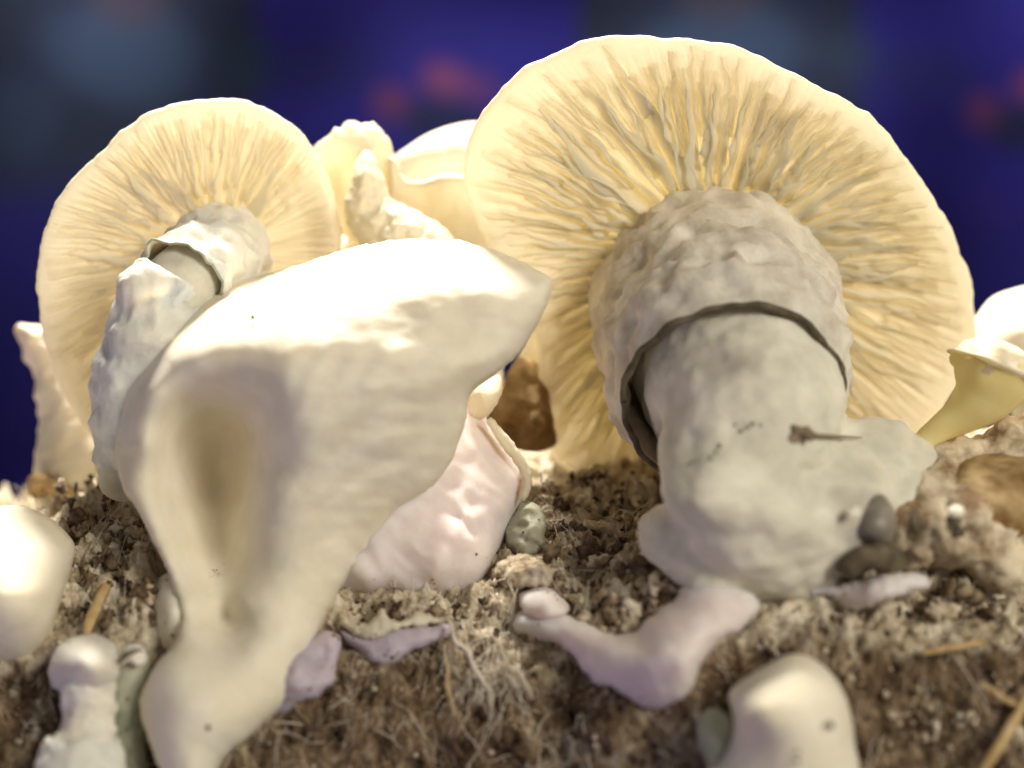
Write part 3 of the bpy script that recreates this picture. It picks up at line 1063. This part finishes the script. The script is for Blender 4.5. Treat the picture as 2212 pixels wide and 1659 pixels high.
# ---------------- the smooth folded one in front
def front_mushroom():
    root = thing("mushroom", "large smooth white mushroom folded like a cowl, its cap sweeping to a blunt tip", "mushroom", P(440, 1700, -3.2))
    outline = [(303, 1530), (312, 1480), (342, 1430), (378, 1388), (386, 1330), (370, 1260), (340, 1190), (302, 1112), (266, 1052), (249, 980),
               (252, 900), (265, 828), (292, 760), (335, 700), (402, 650), (480, 612), (560, 595), (640, 574), (740, 541), (830, 521), (920, 515), (1000, 521),
               (1080, 545), (1146, 575), (1192, 604), (1184, 648), (1156, 710), (1110, 774), (1062, 815), (1018, 850), (1008, 905), (990, 962), (960, 1020), (920, 1062),
               (855, 1100), (815, 1155), (758, 1235), (704, 1330), (672, 1400), (650, 1480), (592, 1545), (540, 1592), (480, 1645), (440, 1720), (370, 1700), (325, 1610)]
    ctrl = [(300, 760, -1.6), (400, 655, -1.3), (560, 600, -1.2), (740, 545, -1.1), (920, 520, -1.1), (1080, 548, -1.5), (1180, 610, -2.2),
            (360, 760, -2.5), (470, 690, -2.5), (600, 650, -2.5), (760, 610, -2.4), (920, 600, -2.4), (1050, 620, -2.5),
            (330, 850, -2.9), (430, 790, -3.15), (560, 735, -3.3), (700, 700, -3.2), (850, 690, -3.0), (1000, 700, -2.75), (1100, 720, -2.55), (560, 790, -3.45), (850, 770, -3.35), (980, 790, -3.05),
            (280, 900, -2.5), (272, 990, -2.55), (315, 960, -2.85), (312, 1050, -2.75), (360, 1140, -2.75),
            (400, 880, -2.3), (490, 865, -2.35), (395, 960, -1.7), (450, 980, -1.05), (400, 1060, -1.7), (455, 1070, -0.95), (475, 1160, -1.35), (520, 930, -1.55), (520, 1060, -1.45), (590, 940, -2.95), (575, 1060, -2.7), (560, 1150, -2.6), (485, 1240, -1.9), (495, 1330, -2.55),
            (620, 820, -3.6), (612, 900, -3.3), (615, 1020, -2.95), (605, 1150, -2.9), (720, 850, -3.5), (750, 980, -3.1), (700, 1100, -2.9),
            (860, 840, -3.3), (860, 960, -2.95), (960, 860, -2.95), (960, 950, -2.7), (850, 1060, -2.6), (760, 1180, -2.6),
            (420, 1290, -3.0), (520, 1300, -3.0), (640, 1300, -3.1), (430, 1400, -3.7), (540, 1400, -3.65), (620, 1450, -3.6),
            (330, 1520, -4.2), (400, 1520, -4.45), (480, 1520, -4.35), (560, 1540, -4.1), (400, 1660, -4.5), (470, 1630, -4.4)]

    def rn(v, f):
        # long soft wrinkles fanning from the stem to the tip
        ang = np.arctan2(v[:, 1] - 1250, v[:, 0] - 480)
        w = noise(np.stack([ang * 9, 0 * ang + 2, np.hypot(v[:, 0] - 480, v[:, 1] - 1250) * 0.004], -1))
        m = sst(480, 700, v[:, 0]) * sst(640, 780, v[:, 1]) * (1 - 0.8 * sst(980, 1150, v[:, 1]))
        w2 = fbm(np.stack([v[:, 0] * 0.006, v[:, 1] * 0.016, 0 * ang + 5], -1), 3)
        return 0.07 * w * m + 0.05 * w2 * sst(560, 800, v[:, 0]) + 0.012 * fbm(np.stack([v[:, 0] * 0.02, v[:, 1] * 0.02, 0 * ang], -1), 3)
    V, F = relief(outline, ctrl, edge=75, round_=0.55, back=1.3, step=8, rag=3, rag_f=0.03, rnoise=rn)
    mesh("cap", V, F, M_white, root)
    speck(root, 546, 685, surf(V, 546, 685), 0.03)
    speck(root, 450, 1572, surf(V, 450, 1572), 0.03)
    return root


# ---------------- twisted ragged one in the middle, and the caps behind
def twisted():
    root = thing("mushroom", "crumpled ragged-edged mushroom twisted upright between the two gilled caps", "mushroom", P(860, 900, 1.6))
    V, F = relief([(660, 385), (668, 350), (684, 315), (704, 290), (745, 269), (800, 268), (830, 284), (846, 310), (856, 350), (880, 400), (890, 470), (830, 520), (780, 540),
                   (742, 505), (726, 470), (702, 436), (676, 406)],
                  [(660, 385, 1.6), (745, 270, 1.5), (850, 320, 1.6), (740, 380, 1.95), (800, 330, 1.2), (870, 450, 1.7), (760, 500, 1.9), (700, 340, 1.6)], 30, 0.18, 0.5, 6, rag=8, rag_f=0.04,
                  rnoise=lambda v, f: 0.10 * fbm(np.stack([v[:, 0] * .02, v[:, 1] * .008, 0 * f], -1), 3))
    mesh("left_lobe", V, F, M_lobe, root)
    V, F = relief([(776, 328), (800, 322), (826, 372), (838, 412), (858, 435), (900, 455), (945, 482), (978, 515), (1000, 560), (900, 600), (800, 570), (768, 515), (748, 472), (745, 438), (758, 392), (765, 352)],
                  [(776, 325, 1.0), (800, 380, 0.7), (770, 450, 0.55), (850, 480, 0.5), (930, 490, 0.75), (900, 560, 0.4), (980, 540, 0.8), (760, 520, 0.7), (830, 420, 0.85)], 38, 0.3, 0.6, 6, rag=5, rag_f=0.04,
                  rnoise=lambda v, f: 0.11 * fbm(np.stack([v[:, 0] * .03, v[:, 1] * .03, 0 * f + 4], -1), 4))
    mesh("front_lobe", V, F, M_lobe, root)
    V, F = relief([(840, 340), (856, 350), (872, 385), (910, 390), (960, 375), (1010, 380), (1060, 400), (1080, 520), (1040, 580), (940, 560), (870, 500), (840, 430)],
                  [(840, 340, 1.2), (870, 400, 1.5), (900, 440, 1.9), (960, 420, 1.7), (1050, 400, 1.9), (1050, 560, 1.9), (950, 500, 2.1), (860, 500, 1.5)], 30, 0.2, 0.5, 8,
                  rnoise=lambda v, f: 0.06 * fbm(np.stack([v[:, 0] * .01, v[:, 1] * .01, 0 * f + 4], -1), 3))
    mesh("right_lobe", V, F, M_lobe, root)
    V, F = tube([row(880, 560, 1.9, 90), row(870, 700, 2.0, 85), row(860, 920, 2.0, 95)], 30, 40, lambda V, t, a: 0.05 * fbm(V * 2, 3))
    mesh("stem", V, F, M_core, root)

    root = thing("mushroom", "plain white cap rising behind the crumpled ragged-edged mushroom", "mushroom", P(1000, 950, 3.0))
    V, F = relief([(852, 345), (880, 318), (925, 290), (975, 272), (1030, 264), (1090, 280), (1120, 380), (1090, 480), (1000, 520), (900, 480), (860, 410)],
                  [(860, 340, 3.0), (1000, 270, 3.0), (960, 340, 2.55), (1050, 350, 2.5), (920, 380, 2.7), (1000, 420, 2.9), (1080, 470, 3.0), (940, 480, 3.1)], 50, 0.35, 0.9, 9,
                  rnoise=lambda v, f: 0.07 * fbm(np.stack([v[:, 0] * .012, v[:, 1] * .012, 0 * f + 14], -1), 3))
    mesh("cap", V, F, M_white, root)
    V, F = tube([row(1000, 470, 3.4, 80), row(1000, 700, 3.4, 80), row(1000, 960, 3.0, 95)], 24, 32)
    mesh("stem", V, F, M_core, root)

    root = thing("mushroom", "small white cap peeking between the crumpled mushroom and the knobbly-stemmed one", "mushroom", P(755, 900, 2.6))
    V, F = relief([(722, 560), (730, 522), (752, 502), (775, 505), (800, 540), (810, 620), (730, 640)], [(722, 500, 2.4), (800, 500, 2.4), (760, 560, 2.1), (760, 640, 2.4)], 25, 0.2, 0.5, 6)
    mesh("cap", V, F, M_white, root)
    V, F = tube([row(765, 610, 2.6, 35), row(765, 760, 2.6, 36), row(760, 960, 2.6, 45)], 20, 24)
    mesh("stem", V, F, M_core, root)

    root = thing("mushroom", "rounded pinkish white cap half hidden behind the broad gilled cap's right margin", "mushroom", P(2250, 1000, 2.5))
    V, F = relief([(2090, 720), (2113, 680), (2140, 646), (2180, 628), (2240, 618), (2330, 640), (2380, 740), (2340, 850), (2230, 880), (2150, 850), (2100, 790)],
                  [(2100, 720, 2.6), (2200, 625, 2.8), (2200, 700, 1.9), (2180, 780, 1.9), (2300, 740, 1.7), (2240, 870, 2.4), (2350, 680, 2.4)], 70, 0.5, 1.2, 11,
                  rnoise=lambda v, f: 0.05 * fbm(np.stack([v[:, 0] * .012, v[:, 1] * .012, 0 * f + 24], -1), 3))
    mesh("cap", V, F, M_white, root)
    V, F = tube([row(2260, 820, 2.6, 75), row(2260, 920, 2.6, 75), row(2250, 1020, 2.5, 95)], 16, 32)
    mesh("stem", V, F, M_core, root)

    root = thing("mushroom", "leaning pale stem with a small bent tip, behind the knobbly-stemmed mushroom's gilled cap", "mushroom", P(170, 1080, 3.4))
    V, F = tube([row(190, 1090, 3.2, 92), row(180, 1010, 3.2, 104), row(166, 935, 3.2, 92), row(138, 860, 3.2, 58), row(106, 790, 3.2, 42), row(78, 738, 3.2, 30), row(40, 713, 3.2, 16)], 60, 40,
                lambda V, t, a: 0.15 * fbm(V * 1.5, 3))
    mesh("stem", V, F, M_white, root)
    V, F = ball(P(248, 990, 2.8), (0.42, 0.4, 0.55), lambda v: 0.06 * noise(v * 2), 32, 20)
    mesh("side_bud", V, F, M_lobe, root)


# ---------------- pale, drooping and budding growth on the block
def growth():
    root = thing("mushroom", "drooping wrinkled mushroom with a mauve belly under the smooth folded one", "mushroom", P(980, 1320, -1.6))
    V, F = relief([(985, 845), (1022, 862), (1062, 906), (1110, 960), (1140, 1010), (1146, 1045), (1128, 1085), (1100, 1150), (1062, 1230), (1034, 1290), (990, 1316), (930, 1326), (860, 1312), (760, 1300),
                   (700, 1290), (700, 1180), (780, 1050), (850, 950), (930, 860)],
                  [(1000, 860, -0.2), (1100, 960, -0.35), (1140, 1040, -0.7), (1050, 1000, -0.9), (960, 980, -1.2), (900, 1100, -1.9), (1000, 1100, -1.55), (1080, 1130, -1.2), (1040, 1200, -1.7),
                   (860, 1200, -2.2), (950, 1230, -2.2), (780, 1250, -2.3), (900, 1300, -1.9), (1000, 1300, -1.7), (740, 1100, -1.8), (760, 1300, -1.9)], 55, 0.45, 1.0, 9,
                  rnoise=lambda v, f: 0.13 * fbm(np.stack([v[:, 0] * .008, v[:, 1] * .008, 0 * f + 31], -1), 3) + 0.05 * ridged(np.stack([(v[:, 0] - v[:, 1]) * .012, (v[:, 0] + v[:, 1]) * .004, 0 * f], -1), 2))
    mesh("cap", V, F, M_myc, root)
    V, F = relief([(1050, 905), (1062, 903), (1110, 957), (1140, 1005), (1150, 1045), (1132, 1085), (1122, 1075), (1126, 1030), (1098, 985), (1066, 940)],
                  [(1050, 900, -0.6), (1150, 1050, -0.95), (1100, 970, -0.75), (1130, 1080, -1.0)], 12, 0.06, 0.12, 6, rag=3, rag_f=0.08)
    mesh("curled_margin", V, F, M_lobe, root)

    def lump(name, label, cat, outline, ctrl, base, mat, edge=45, rnd=0.4, back=0.8, step=8, rag=0, part=None, rn=None, group=None):
        root = thing(name, label, cat, base, group)
        V, F = relief(outline, ctrl, edge, rnd, back, step, rag, 0.03, rnoise=rn)
        mesh(part or "flesh", V, F, mat, root)
        return root

    soft = lambda a, s: (lambda v, f: a * fbm(np.stack([v[:, 0] * s, v[:, 1] * s, 0 * f + 51], -1), 3))
    lump("fungus_lobe", "mauve crinkled lobe hanging beside the foot of the smooth folded mushroom", "fungus",
         [(590, 1440), (640, 1390), (700, 1364), (738, 1374), (730, 1430), (722, 1470), (692, 1506), (660, 1512), (610, 1545), (560, 1560), (560, 1480)],
         [(600, 1400, -3.1), (730, 1380, -2.95), (700, 1500, -3.45), (580, 1550, -3.4), (650, 1450, -3.6), (690, 1420, -3.1), (705, 1470, -3.5)], P(640, 1540, -2.9), M_mauve, 25, 0.2, 0.5, 7, 6, rn=soft(0.09, .02))
    lump("fungus_lobe", "flat lavender flap under a pale crust, between the folded mushroom's foot and the white string", "fungus",
         [(735, 1360), (780, 1372), (830, 1362), (880, 1352), (930, 1352), (968, 1348), (975, 1372), (930, 1392), (890, 1408), (850, 1436), (810, 1438), (770, 1405), (745, 1385)],
         [(740, 1360, -2.8), (970, 1350, -2.8), (850, 1440, -3.1), (850, 1390, -3.05)], P(850, 1440, -2.7), M_mauve, 25, 0.2, 0.5, 6, 3, rn=soft(0.04, .02))
    lump("fungus_crust", "cream crust with a bright tip, on top of the flat lavender flap", "fungus",
         [(735, 1335), (790, 1345), (825, 1320), (850, 1345), (900, 1325), (940, 1332), (950, 1345), (900, 1356), (850, 1360), (800, 1380), (760, 1368)],
         [(735, 1335, -2.7), (950, 1335, -2.7), (840, 1350, -3.0), (800, 1370, -3.0)], P(850, 1375, -2.6), M_lobe, 14, 0.15, 0.4, 5, 8, rn=soft(0.07, .04))
    g = lump("fungus_lobe", "big smooth pinkish white tongue sagging down the brown face", "fungus",
             [(1112, 1318), (1171, 1322), (1236, 1332), (1280, 1352), (1325, 1370), (1366, 1366), (1400, 1338), (1428, 1316), (1455, 1298), (1472, 1270), (1500, 1245), (1548, 1228), (1605, 1232), (1645, 1275), (1628, 1336),
              (1574, 1378), (1540, 1400), (1520, 1430), (1506, 1465), (1486, 1504), (1440, 1530), (1394, 1534), (1340, 1508), (1292, 1478), (1260, 1446), (1234, 1414), (1200, 1392), (1150, 1380), (1104, 1356)],
             [(1112, 1340, -2.6), (1180, 1355, -2.9), (1260, 1390, -3.15), (1320, 1425, -3.5), (1390, 1440, -3.8), (1440, 1400, -3.8), (1430, 1510, -3.55), (1500, 1350, -3.55), (1560, 1300, -3.25), (1630, 1280, -2.8), (1320, 1470, -3.4), (1480, 1300, -3.05), (1380, 1385, -3.35), (1460, 1450, -3.8)],
             P(1400, 1515, -3.0), M_myc, 50, 0.45, 1.0, 8, 5, rn=soft(0.08, .009))
    lump("fungus_lobe", "small pink nub resting on the thin end of the big sagging tongue", "fungus",
         [(1119, 1292), (1136, 1274), (1181, 1267), (1216, 1293), (1233, 1316), (1208, 1335), (1166, 1340), (1134, 1325)],
         [(1119, 1292, -2.4), (1180, 1268, -2.3), (1180, 1305, -2.8), (1230, 1316, -2.5), (1166, 1338, -2.8)], P(1170, 1340, -2.8), M_myc, 26, 0.25, 0.5, 6, 3, rn=soft(0.05, .02))
    lump("fungus_bud", "grey lump with a glassy top wedged beside the drooping mauve-bellied mushroom", "fungus",
         [(1085, 1160), (1100, 1110), (1130, 1080), (1165, 1090), (1180, 1140), (1170, 1190), (1130, 1215), (1095, 1200)],
         [(1085, 1150, -1.0), (1170, 1100, -1.0), (1130, 1150, -1.5), (1130, 1210, -1.4)], P(1130, 1215, -1.2), M_green, 40, 0.3, 0.6, 6, 9, rn=soft(0.2, .025))
    lump("fungus_bud", "tan rounded lump below the grey glassy one", "fungus",
         [(1065, 1230), (1100, 1200), (1150, 1195), (1210, 1205), (1215, 1240), (1170, 1270), (1110, 1275), (1075, 1262)],
         [(1065, 1230, -1.9), (1140, 1200, -1.8), (1140, 1240, -2.3), (1210, 1220, -1.9), (1120, 1275, -2.2)], P(1130, 1275, -2.0), M_clodp, 35, 0.3, 0.6, 6, 10, rn=soft(0.2, .025))
    e = lump("mushroom_bud", "egg shaped white bud with black specks growing alone low on the brown face", "mushroom",
             [(1574, 1500), (1602, 1470), (1650, 1440), (1702, 1414), (1752, 1420), (1800, 1460), (1832, 1520), (1846, 1600), (1852, 1720), (1720, 1760), (1520, 1720), (1552, 1620), (1582, 1560)],
             [(1574, 1500, -4.2), (1702, 1414, -4.25), (1800, 1460, -4.35), (1660, 1500, -4.85), (1620, 1545, -4.95), (1740, 1540, -4.95), (1800, 1600, -4.7), (1700, 1660, -4.85), (1560, 1700, -4.4), (1850, 1700, -4.4), (1590, 1570, -4.55), (1640, 1600, -4.75)],
             P(1690, 1740, -4.2), M_white, 90, 0.7, 1.2, 10)
    speck(e, 1793, 1566, -4.82, 0.045)
    speck(e, 1722, 1644, -4.95, 0.03)
    speck(e, 1724, 1625, -4.97, 0.022)
    lump("fungus_bud", "small olive bud squeezed against the egg shaped white bud", "fungus",
         [(1505, 1560), (1530, 1530), (1560, 1535), (1585, 1570), (1570, 1620), (1540, 1660), (1515, 1620)],
         [(1505, 1560, -3.9), (1560, 1535, -3.9), (1540, 1590, -4.2), (1540, 1660, -4.1)], P(1540, 1660, -3.9), M_green, 30, 0.3, 0.6, 6)
    lump("mushroom_bud", "plump white bud, sunlit on top and violet below, left of the knob-headed mushroom", "mushroom",
         [(-130, 1180), (-80, 1120), (0, 1093), (60, 1097), (112, 1122), (150, 1158), (162, 1185), (150, 1240), (128, 1310), (102, 1390), (62, 1432), (0, 1442), (-80, 1430), (-140, 1330)],
         [(0, 1093, -1.7), (110, 1120, -1.8), (160, 1190, -2.3), (0, 1150, -2.6), (80, 1180, -2.75), (0, 1220, -3.3), (60, 1240, -3.3), (0, 1300, -3.75), (70, 1310, -3.55), (0, 1430, -3.1), (90, 1400, -3.0), (-130, 1200, -2.8), (-100, 1400, -3.0)],
         P(0, 1442, -2.8), M_white, 85, 0.6, 1.3, 10)
    lump("mushroom_bud", "dull cream bud half hidden beside the narrow waist of the folded mushroom", "mushroom",
         [(325, 1320), (335, 1270), (355, 1240), (400, 1240), (430, 1320), (420, 1400), (370, 1420), (335, 1380)],
         [(325, 1320, -2.6), (355, 1240, -2.4), (370, 1320, -3.1), (370, 1410, -2.9), (430, 1320, -2.7)], P(370, 1420, -2.1), M_white, 40, 0.35, 0.7, 8)

    # knob-headed mushroom
    root = thing("mushroom", "small knob-headed mushroom with a flaky collared stem in the lower left", "mushroom", P(170, 1740, -3.9))
    V, F = relief([(104, 1452), (115, 1410), (150, 1379), (200, 1369), (240, 1384), (266, 1420), (264, 1450), (244, 1482), (215, 1502), (170, 1508), (142, 1520), (132, 1500), (112, 1482)],
                  [(104, 1452, -3.5), (180, 1370, -3.4), (266, 1430, -3.6), (180, 1430, -4.4), (220, 1450, -4.3), (190, 1500, -3.9), (135, 1500, -3.7)], 55, 0.5, 0.9, 6, rag=3, rag_f=0.05,
                  rnoise=lambda v, f: 0.05 * fbm(np.stack([v[:, 0] * .02, v[:, 1] * .02, 0 * f + 3], -1), 4))
    h = mesh("cap", V, F, M_bright, root)
    V, F = ball(P(194, 1438, -4.38), (0.035, 0.03, 0.035), None, 10, 8)
    mesh("speck", V, F, M_speck, h)
    cr = lambda V, t, a: 0.045 * ridged(V * 2.6, 3) + 0.02 * noise(V * 9)
    V, F = tube([row(192, 1480, -3.7, 52), row(192, 1530, -3.75, 50), row(186, 1585, -3.85, 56), row(178, 1640, -3.95, 72), row(170, 1760, -3.9, 96)], 60, 60, cr)
    mesh("stem", V, F, M_bright, root)
    V, F, rim = shell([row(172, 1720, -3.95, 104), row(177, 1650, -3.98, 86), row(183, 1600, -3.92, 70)], 0.08, 24, 60, lambda V, t, a: 0.05 * ridged(V * 2.4 + 7, 3), rag=0.16, seed=21)
    mesh("collar", V, F, M_bright, root)
    root = thing("mushroom", "thin grey withered stub with a dark split top, against the knob-headed mushroom", "mushroom", P(280, 1740, -3.4))
    V, F = tube([row(288, 1420, -3.2, 30), row(285, 1470, -3.25, 42), row(270, 1560, -3.3, 46), row(265, 1750, -3.4, 52)], 40, 36, lambda V, t, a: 0.05 * fbm(V * 3, 3))
    mesh("stem", V, F, M_green, root)
    V, F = relief([(252, 1420), (265, 1398), (290, 1390), (312, 1400), (318, 1425), (300, 1440), (280, 1432), (262, 1440)], [(252, 1420, -3.5), (318, 1420, -3.5), (285, 1400, -3.55), (285, 1435, -3.75)], 14, 0.12, 0.3, 5, 4)
    mesh("cap", V, F, M_bright, root)
    V, F = thin_tube([P(256, 1432, -3.8), P(270, 1415, -3.85), P(290, 1406, -3.85), P(308, 1404, -3.8)], [0.02, 0.04, 0.035, 0.015], 6)
    mesh("split", V, F, M_dark, root)

    # yellow pin
    root = thing("mushroom_bud", "yellow trumpet shaped pin with a pale flared rim, by the amber backlit recess", "mushroom", P(2000, 950, -1.9))
    V, F = tube([row(1994, 952, -1.8, 22), row(2036, 922, -1.85, 30), row(2082, 892, -1.9, 46), row(2116, 862, -1.95, 64), row(2138, 826, -1.98, 84), row(2147, 804, -1.98, 98)], 50, 60,
                lambda V, t, a: 0.015 * noise(V * 3) + 0.10 * t ** 4 * noise(np.stack([np.cos(a) * 1.6, np.sin(a) * 1.6, t * 0], -1)), cap1=True)
    mesh("stem", V, F, M_yellow, root)
    V, F = tube([row(2147, 804, -1.98, 90), row(2149, 800, -1.98, 104), row(2152, 793, -1.98, 106), row(2154, 788, -1.98, 94)], 16, 60, lambda V, t, a: 0.10 * noise(np.stack([np.cos(a) * 1.6, np.sin(a) * 1.6, t * 0], -1)) + 0.03 * noise(V * 4))
    mesh("cap", V, F, M_lobe, root)

    # the crusted mass at the right
    root = thing("fungus_mass", "crusty brown and white mass holding the broad mushroom's base, at the right", "fungus", P(2080, 1260, -1.8))
    parts = []
    for (px, py, Y, r) in ((2040, 1000, -1.6, 60), (2100, 985, -1.7, 55), (2180, 960, -1.7, 60), (2260, 940, -1.6, 70), (2000, 1070, -1.8, 90), (2060, 1130, -2.0, 100), (2150, 1190, -1.9, 90), (2240, 1190, -1.7, 100),
                           (1960, 1150, -2.0, 80), (2300, 1080, -1.4, 110), (2110, 1080, -1.3, 100)):
        c = pxs(r, Y)
        parts.append(ball(P(px, py, Y), (c, c * 0.9, c), None, 24, 16))
    V, F = fuse(parts, 0.06, 4, lambda q: 0.09 * fbm(q * 2.4 + 3, 3) - 0.14 * sst(0.2, 0.5, noise(q * 3.3 + 11)) + 0.05 * noise(q * 8))
    mesh("crust", V, F, M_crust, root)
    V, F = ball(P(2160, 1072, -1.95), (0.80, 0.5, 0.68), lambda v: 0.12 * noise(v * 1.8), 40, 26)
    mesh("amber_recess", V, F, M_amber, root)  # backlit recess built as a lump, its glow put into the colour
    V, F = ball(P(2065, 1105, -3.05), (0.12, 0.1, 0.09), None, 16, 10)
    mesh("white_bead", V, F, M_white, root)
    for (px, py, Y, r) in ((2062, 1138, -2.9, .12), (1975, 1125, -2.75, .11)):
        V, F = ball(P(px, py, Y), (r, r * .5, r * 1.4), lambda v: 0.09 * noise(v * 7), 20, 14)
        mesh("pit_shade", V, F, M_dark, root)  # shaded pits in the crust, built as dark lumps
    o = thing("bead", "dark glossy bead with a modelled white glint, stuck in the base of the broad mushroom", "bead", P(1885, 1190, -3.1))
    V, F = ball(P(1884, 1128, -2.62), (0.33, 0.36, 0.40), lambda v: 0.06 * noise(v * 2.6), 40, 28)
    mesh("body", V, F, M_pebble, o)
    V, F = ball(P(1845, 1108, -3.12), (0.09, 0.05, 0.08), lambda v: 0.04 * noise(v * 9), 14, 10)
    mesh("glint", V, F, M_white, o)  # highlight built as a small white lump
    V, F = relief([(1800, 1225), (1850, 1185), (1900, 1170), (1950, 1190), (1965, 1225), (1930, 1240), (1880, 1230), (1840, 1250)], [(1800, 1225, -2.9), (1960, 1210, -2.8), (1880, 1200, -3.1), (1880, 1240, -3.1)], 20, 0.15, 0.4, 6, 6)
    o2 = thing("debris", "blackish scrap under the dark glossy bead", "debris", P(1880, 1250, -2.9))
    mesh("flake", V, F, M_dark, o2)
    lump("fungus_lobe", "low mauve fold along the lower edge of the crusty mass", "fungus",
         [(1640, 1250), (1700, 1258), (1780, 1262), (1850, 1250), (1906, 1236), (1985, 1238), (2010, 1262), (1960, 1284), (1906, 1302), (1850, 1318), (1815, 1302), (1770, 1290), (1690, 1278)],
         [(1700, 1262, -2.6), (1860, 1262, -2.8), (2050, 1250, -2.6), (1880, 1290, -3.1), (1860, 1318, -2.9)], P(1880, 1320, -2.5), M_myc, 26, 0.25, 0.6, 6, 8, rn=soft(0.10, .02))

    # amber withered flap between the front mushroom and the broad cap
    lump("withered_flap", "brown withered flap lit from behind, between the folded mushroom's tip and the broad cap", "fungus",
         [(1035, 885), (1080, 850), (1100, 800), (1125, 770), (1175, 800), (1190, 880), (1200, 960), (1130, 975), (1085, 940), (1052, 910)],
         [(1035, 885, 1.2), (1100, 800, 1.5), (1180, 850, 1.7), (1120, 870, 1.1), (1150, 930, 1.0), (1190, 960, 1.6), (1080, 920, 1.2)], P(1120, 975, 1.3), M_amber, 20, 0.1, 0.25, 7, 3, rn=soft(0.12, .02))
    lump("withered_flap", "pale yellow crinkled scrap under the folded mushroom's tip", "fungus",
         [(1010, 860), (1050, 820), (1078, 812), (1086, 840), (1075, 875), (1050, 900), (1020, 900)],
         [(1010, 860, -0.4), (1080, 820, -0.1), (1050, 860, -0.6), (1040, 900, -0.3)], P(1045, 900, -0.3), M_lobe, 18, 0.12, 0.3, 6, 4, rn=soft(0.08, .03))

    # small brown pin far left
    root = thing("mushroom_bud", "tiny tan pin with a rounded head at the far left end of the block", "mushroom", P(170, 1080, 2.6))
    V, F = tube([row(185, 1085, 2.4, 22), row(150, 1070, 2.3, 18), row(115, 1055, 2.2, 18), row(90, 1050, 2.2, 14)], 24, 24, lambda V, t, a: 0.03 * noise(V * 4))
    mesh("stem", V, F, M_straw, root)
    V, F = ball(P(84, 1050, 2.2), (0.21, 0.2, 0.22), lambda v: 0.05 * noise(v * 4), 24, 16)
    mesh("cap", V, F, M_straw, root)


def ramp_crust():
    return flesh("crust", (0.26, 0.165, 0.09), (0.78, 0.67, 0.50), (0, 0, 0), trans=0, sss=0.2, rad=.002, mottle=170, bump=0.6, bscale=500, bdist=0.0008, stops=(0.36, 0.58))


M_crust = ramp_crust()


# ---------------- loose straws and threads
def strands():
    def strand(name, label, cat, pts, r, mat, group=None, nseg=7, n=24, wig=0.02):
        q = catmull(np.array(pts, float), n)
        out = []
        for (px, py, off) in q:
            Y = ground_Y(px, py) - off
            out.append(P(px, py, Y))
        out = np.array(out)
        out = out + wig * np.stack([noise(out * 3 + 1), noise(out * 3 + 5), noise(out * 3 + 9)], -1)
        rr = r * (1 - 0.55 * np.abs(np.linspace(-1, 1, n)) ** 3)
        V, F = thin_tube(out, rr, nseg)
        o = mesh(name, V, F, mat, origin=out[-1])
        tag(o, label, cat, group)
        return o
    strand("straw", "tan straw leaning above the knob-headed mushroom", "straw", [(240, 1245, .35), (222, 1280, .4), (200, 1330, .4), (185, 1375, .35)], 0.085, M_straw)
    strand("straw", "short tan straw lying across the brown face, near the right end", "straw", [(1990, 1412, .32), (2060, 1398, .36), (2130, 1385, .32)], 0.055, M_straw)
    strand("straw", "long tan straw slanting down to the lower right corner", "straw", [(2215, 1500, .35), (2190, 1560, .4), (2150, 1625, .4), (2110, 1690, .35)], 0.075, M_straw)
    strand("straw", "thin straw above the long tan one at the lower right", "straw", [(2120, 1480, .3), (2170, 1510, .34), (2230, 1540, .3)], 0.045, M_straw)
    strand("string", "white frayed string running down from the drooping mushroom", "string", [(965, 1335, .45), (978, 1352, .5), (990, 1385, .45), (1012, 1405, .5), (1028, 1440, .42), (1045, 1480, .36), (1066, 1530, .3)], 0.036, M_pale, wig=0.05)
    strand("straw", "thin tan stalk left of the white frayed string", "straw", [(960, 1410, .32), (966, 1450, .35), (968, 1490, .35), (985, 1545, .3)], 0.026, M_straw)
    strand("straw", "thin pale stalk slanting beside the veil of threads", "straw", [(1108, 1425, .32), (1130, 1465, .35), (1150, 1510, .3)], 0.022, M_pale)
    # veil of threads
    root = thing("thread_veil", "pale veil of tangled threads on the brown face right of the white string", "threads", P(1060, 1560, -3.3))
    for k in range(46):
        x0 = 1060 + RNG.normal() * 34
        y0 = 1345 + RNG.uniform(0, 130)
        x1 = x0 + RNG.normal() * 42 + (1070 - x0) * 0.5
        y1 = y0 + RNG.uniform(40, 150)
        pts = []
        for q in np.linspace(0, 1, 7):
            px = x0 + (x1 - x0) * q + RNG.normal() * 5
            py = y0 + (y1 - y0) * q
            pts.append(P(px, py, ground_Y(px, py) - 0.3 - RNG.uniform(0, .12)))
        V, F = thin_tube(pts, RNG.uniform(0.003, 0.009), 4)
        mesh("thread", V, F, M_pale, root)


M_clodp = ramp_mat("pale_clod", 350, [(0.35, (0.24, 0.17, 0.10)), (0.48, (0.52, 0.43, 0.31)), (0.6, (0.72, 0.64, 0.52))])
M_clodb = ramp_mat("brown_clod", 350, [(0.35, (0.03, 0.018, 0.01)), (0.5, (0.13, 0.085, 0.05)), (0.66, (0.34, 0.26, 0.17))])
big_mushroom()
left_mushroom()
front_mushroom()
twisted()
growth()
build_grains()
build_fibres()
build_clods()
strands()
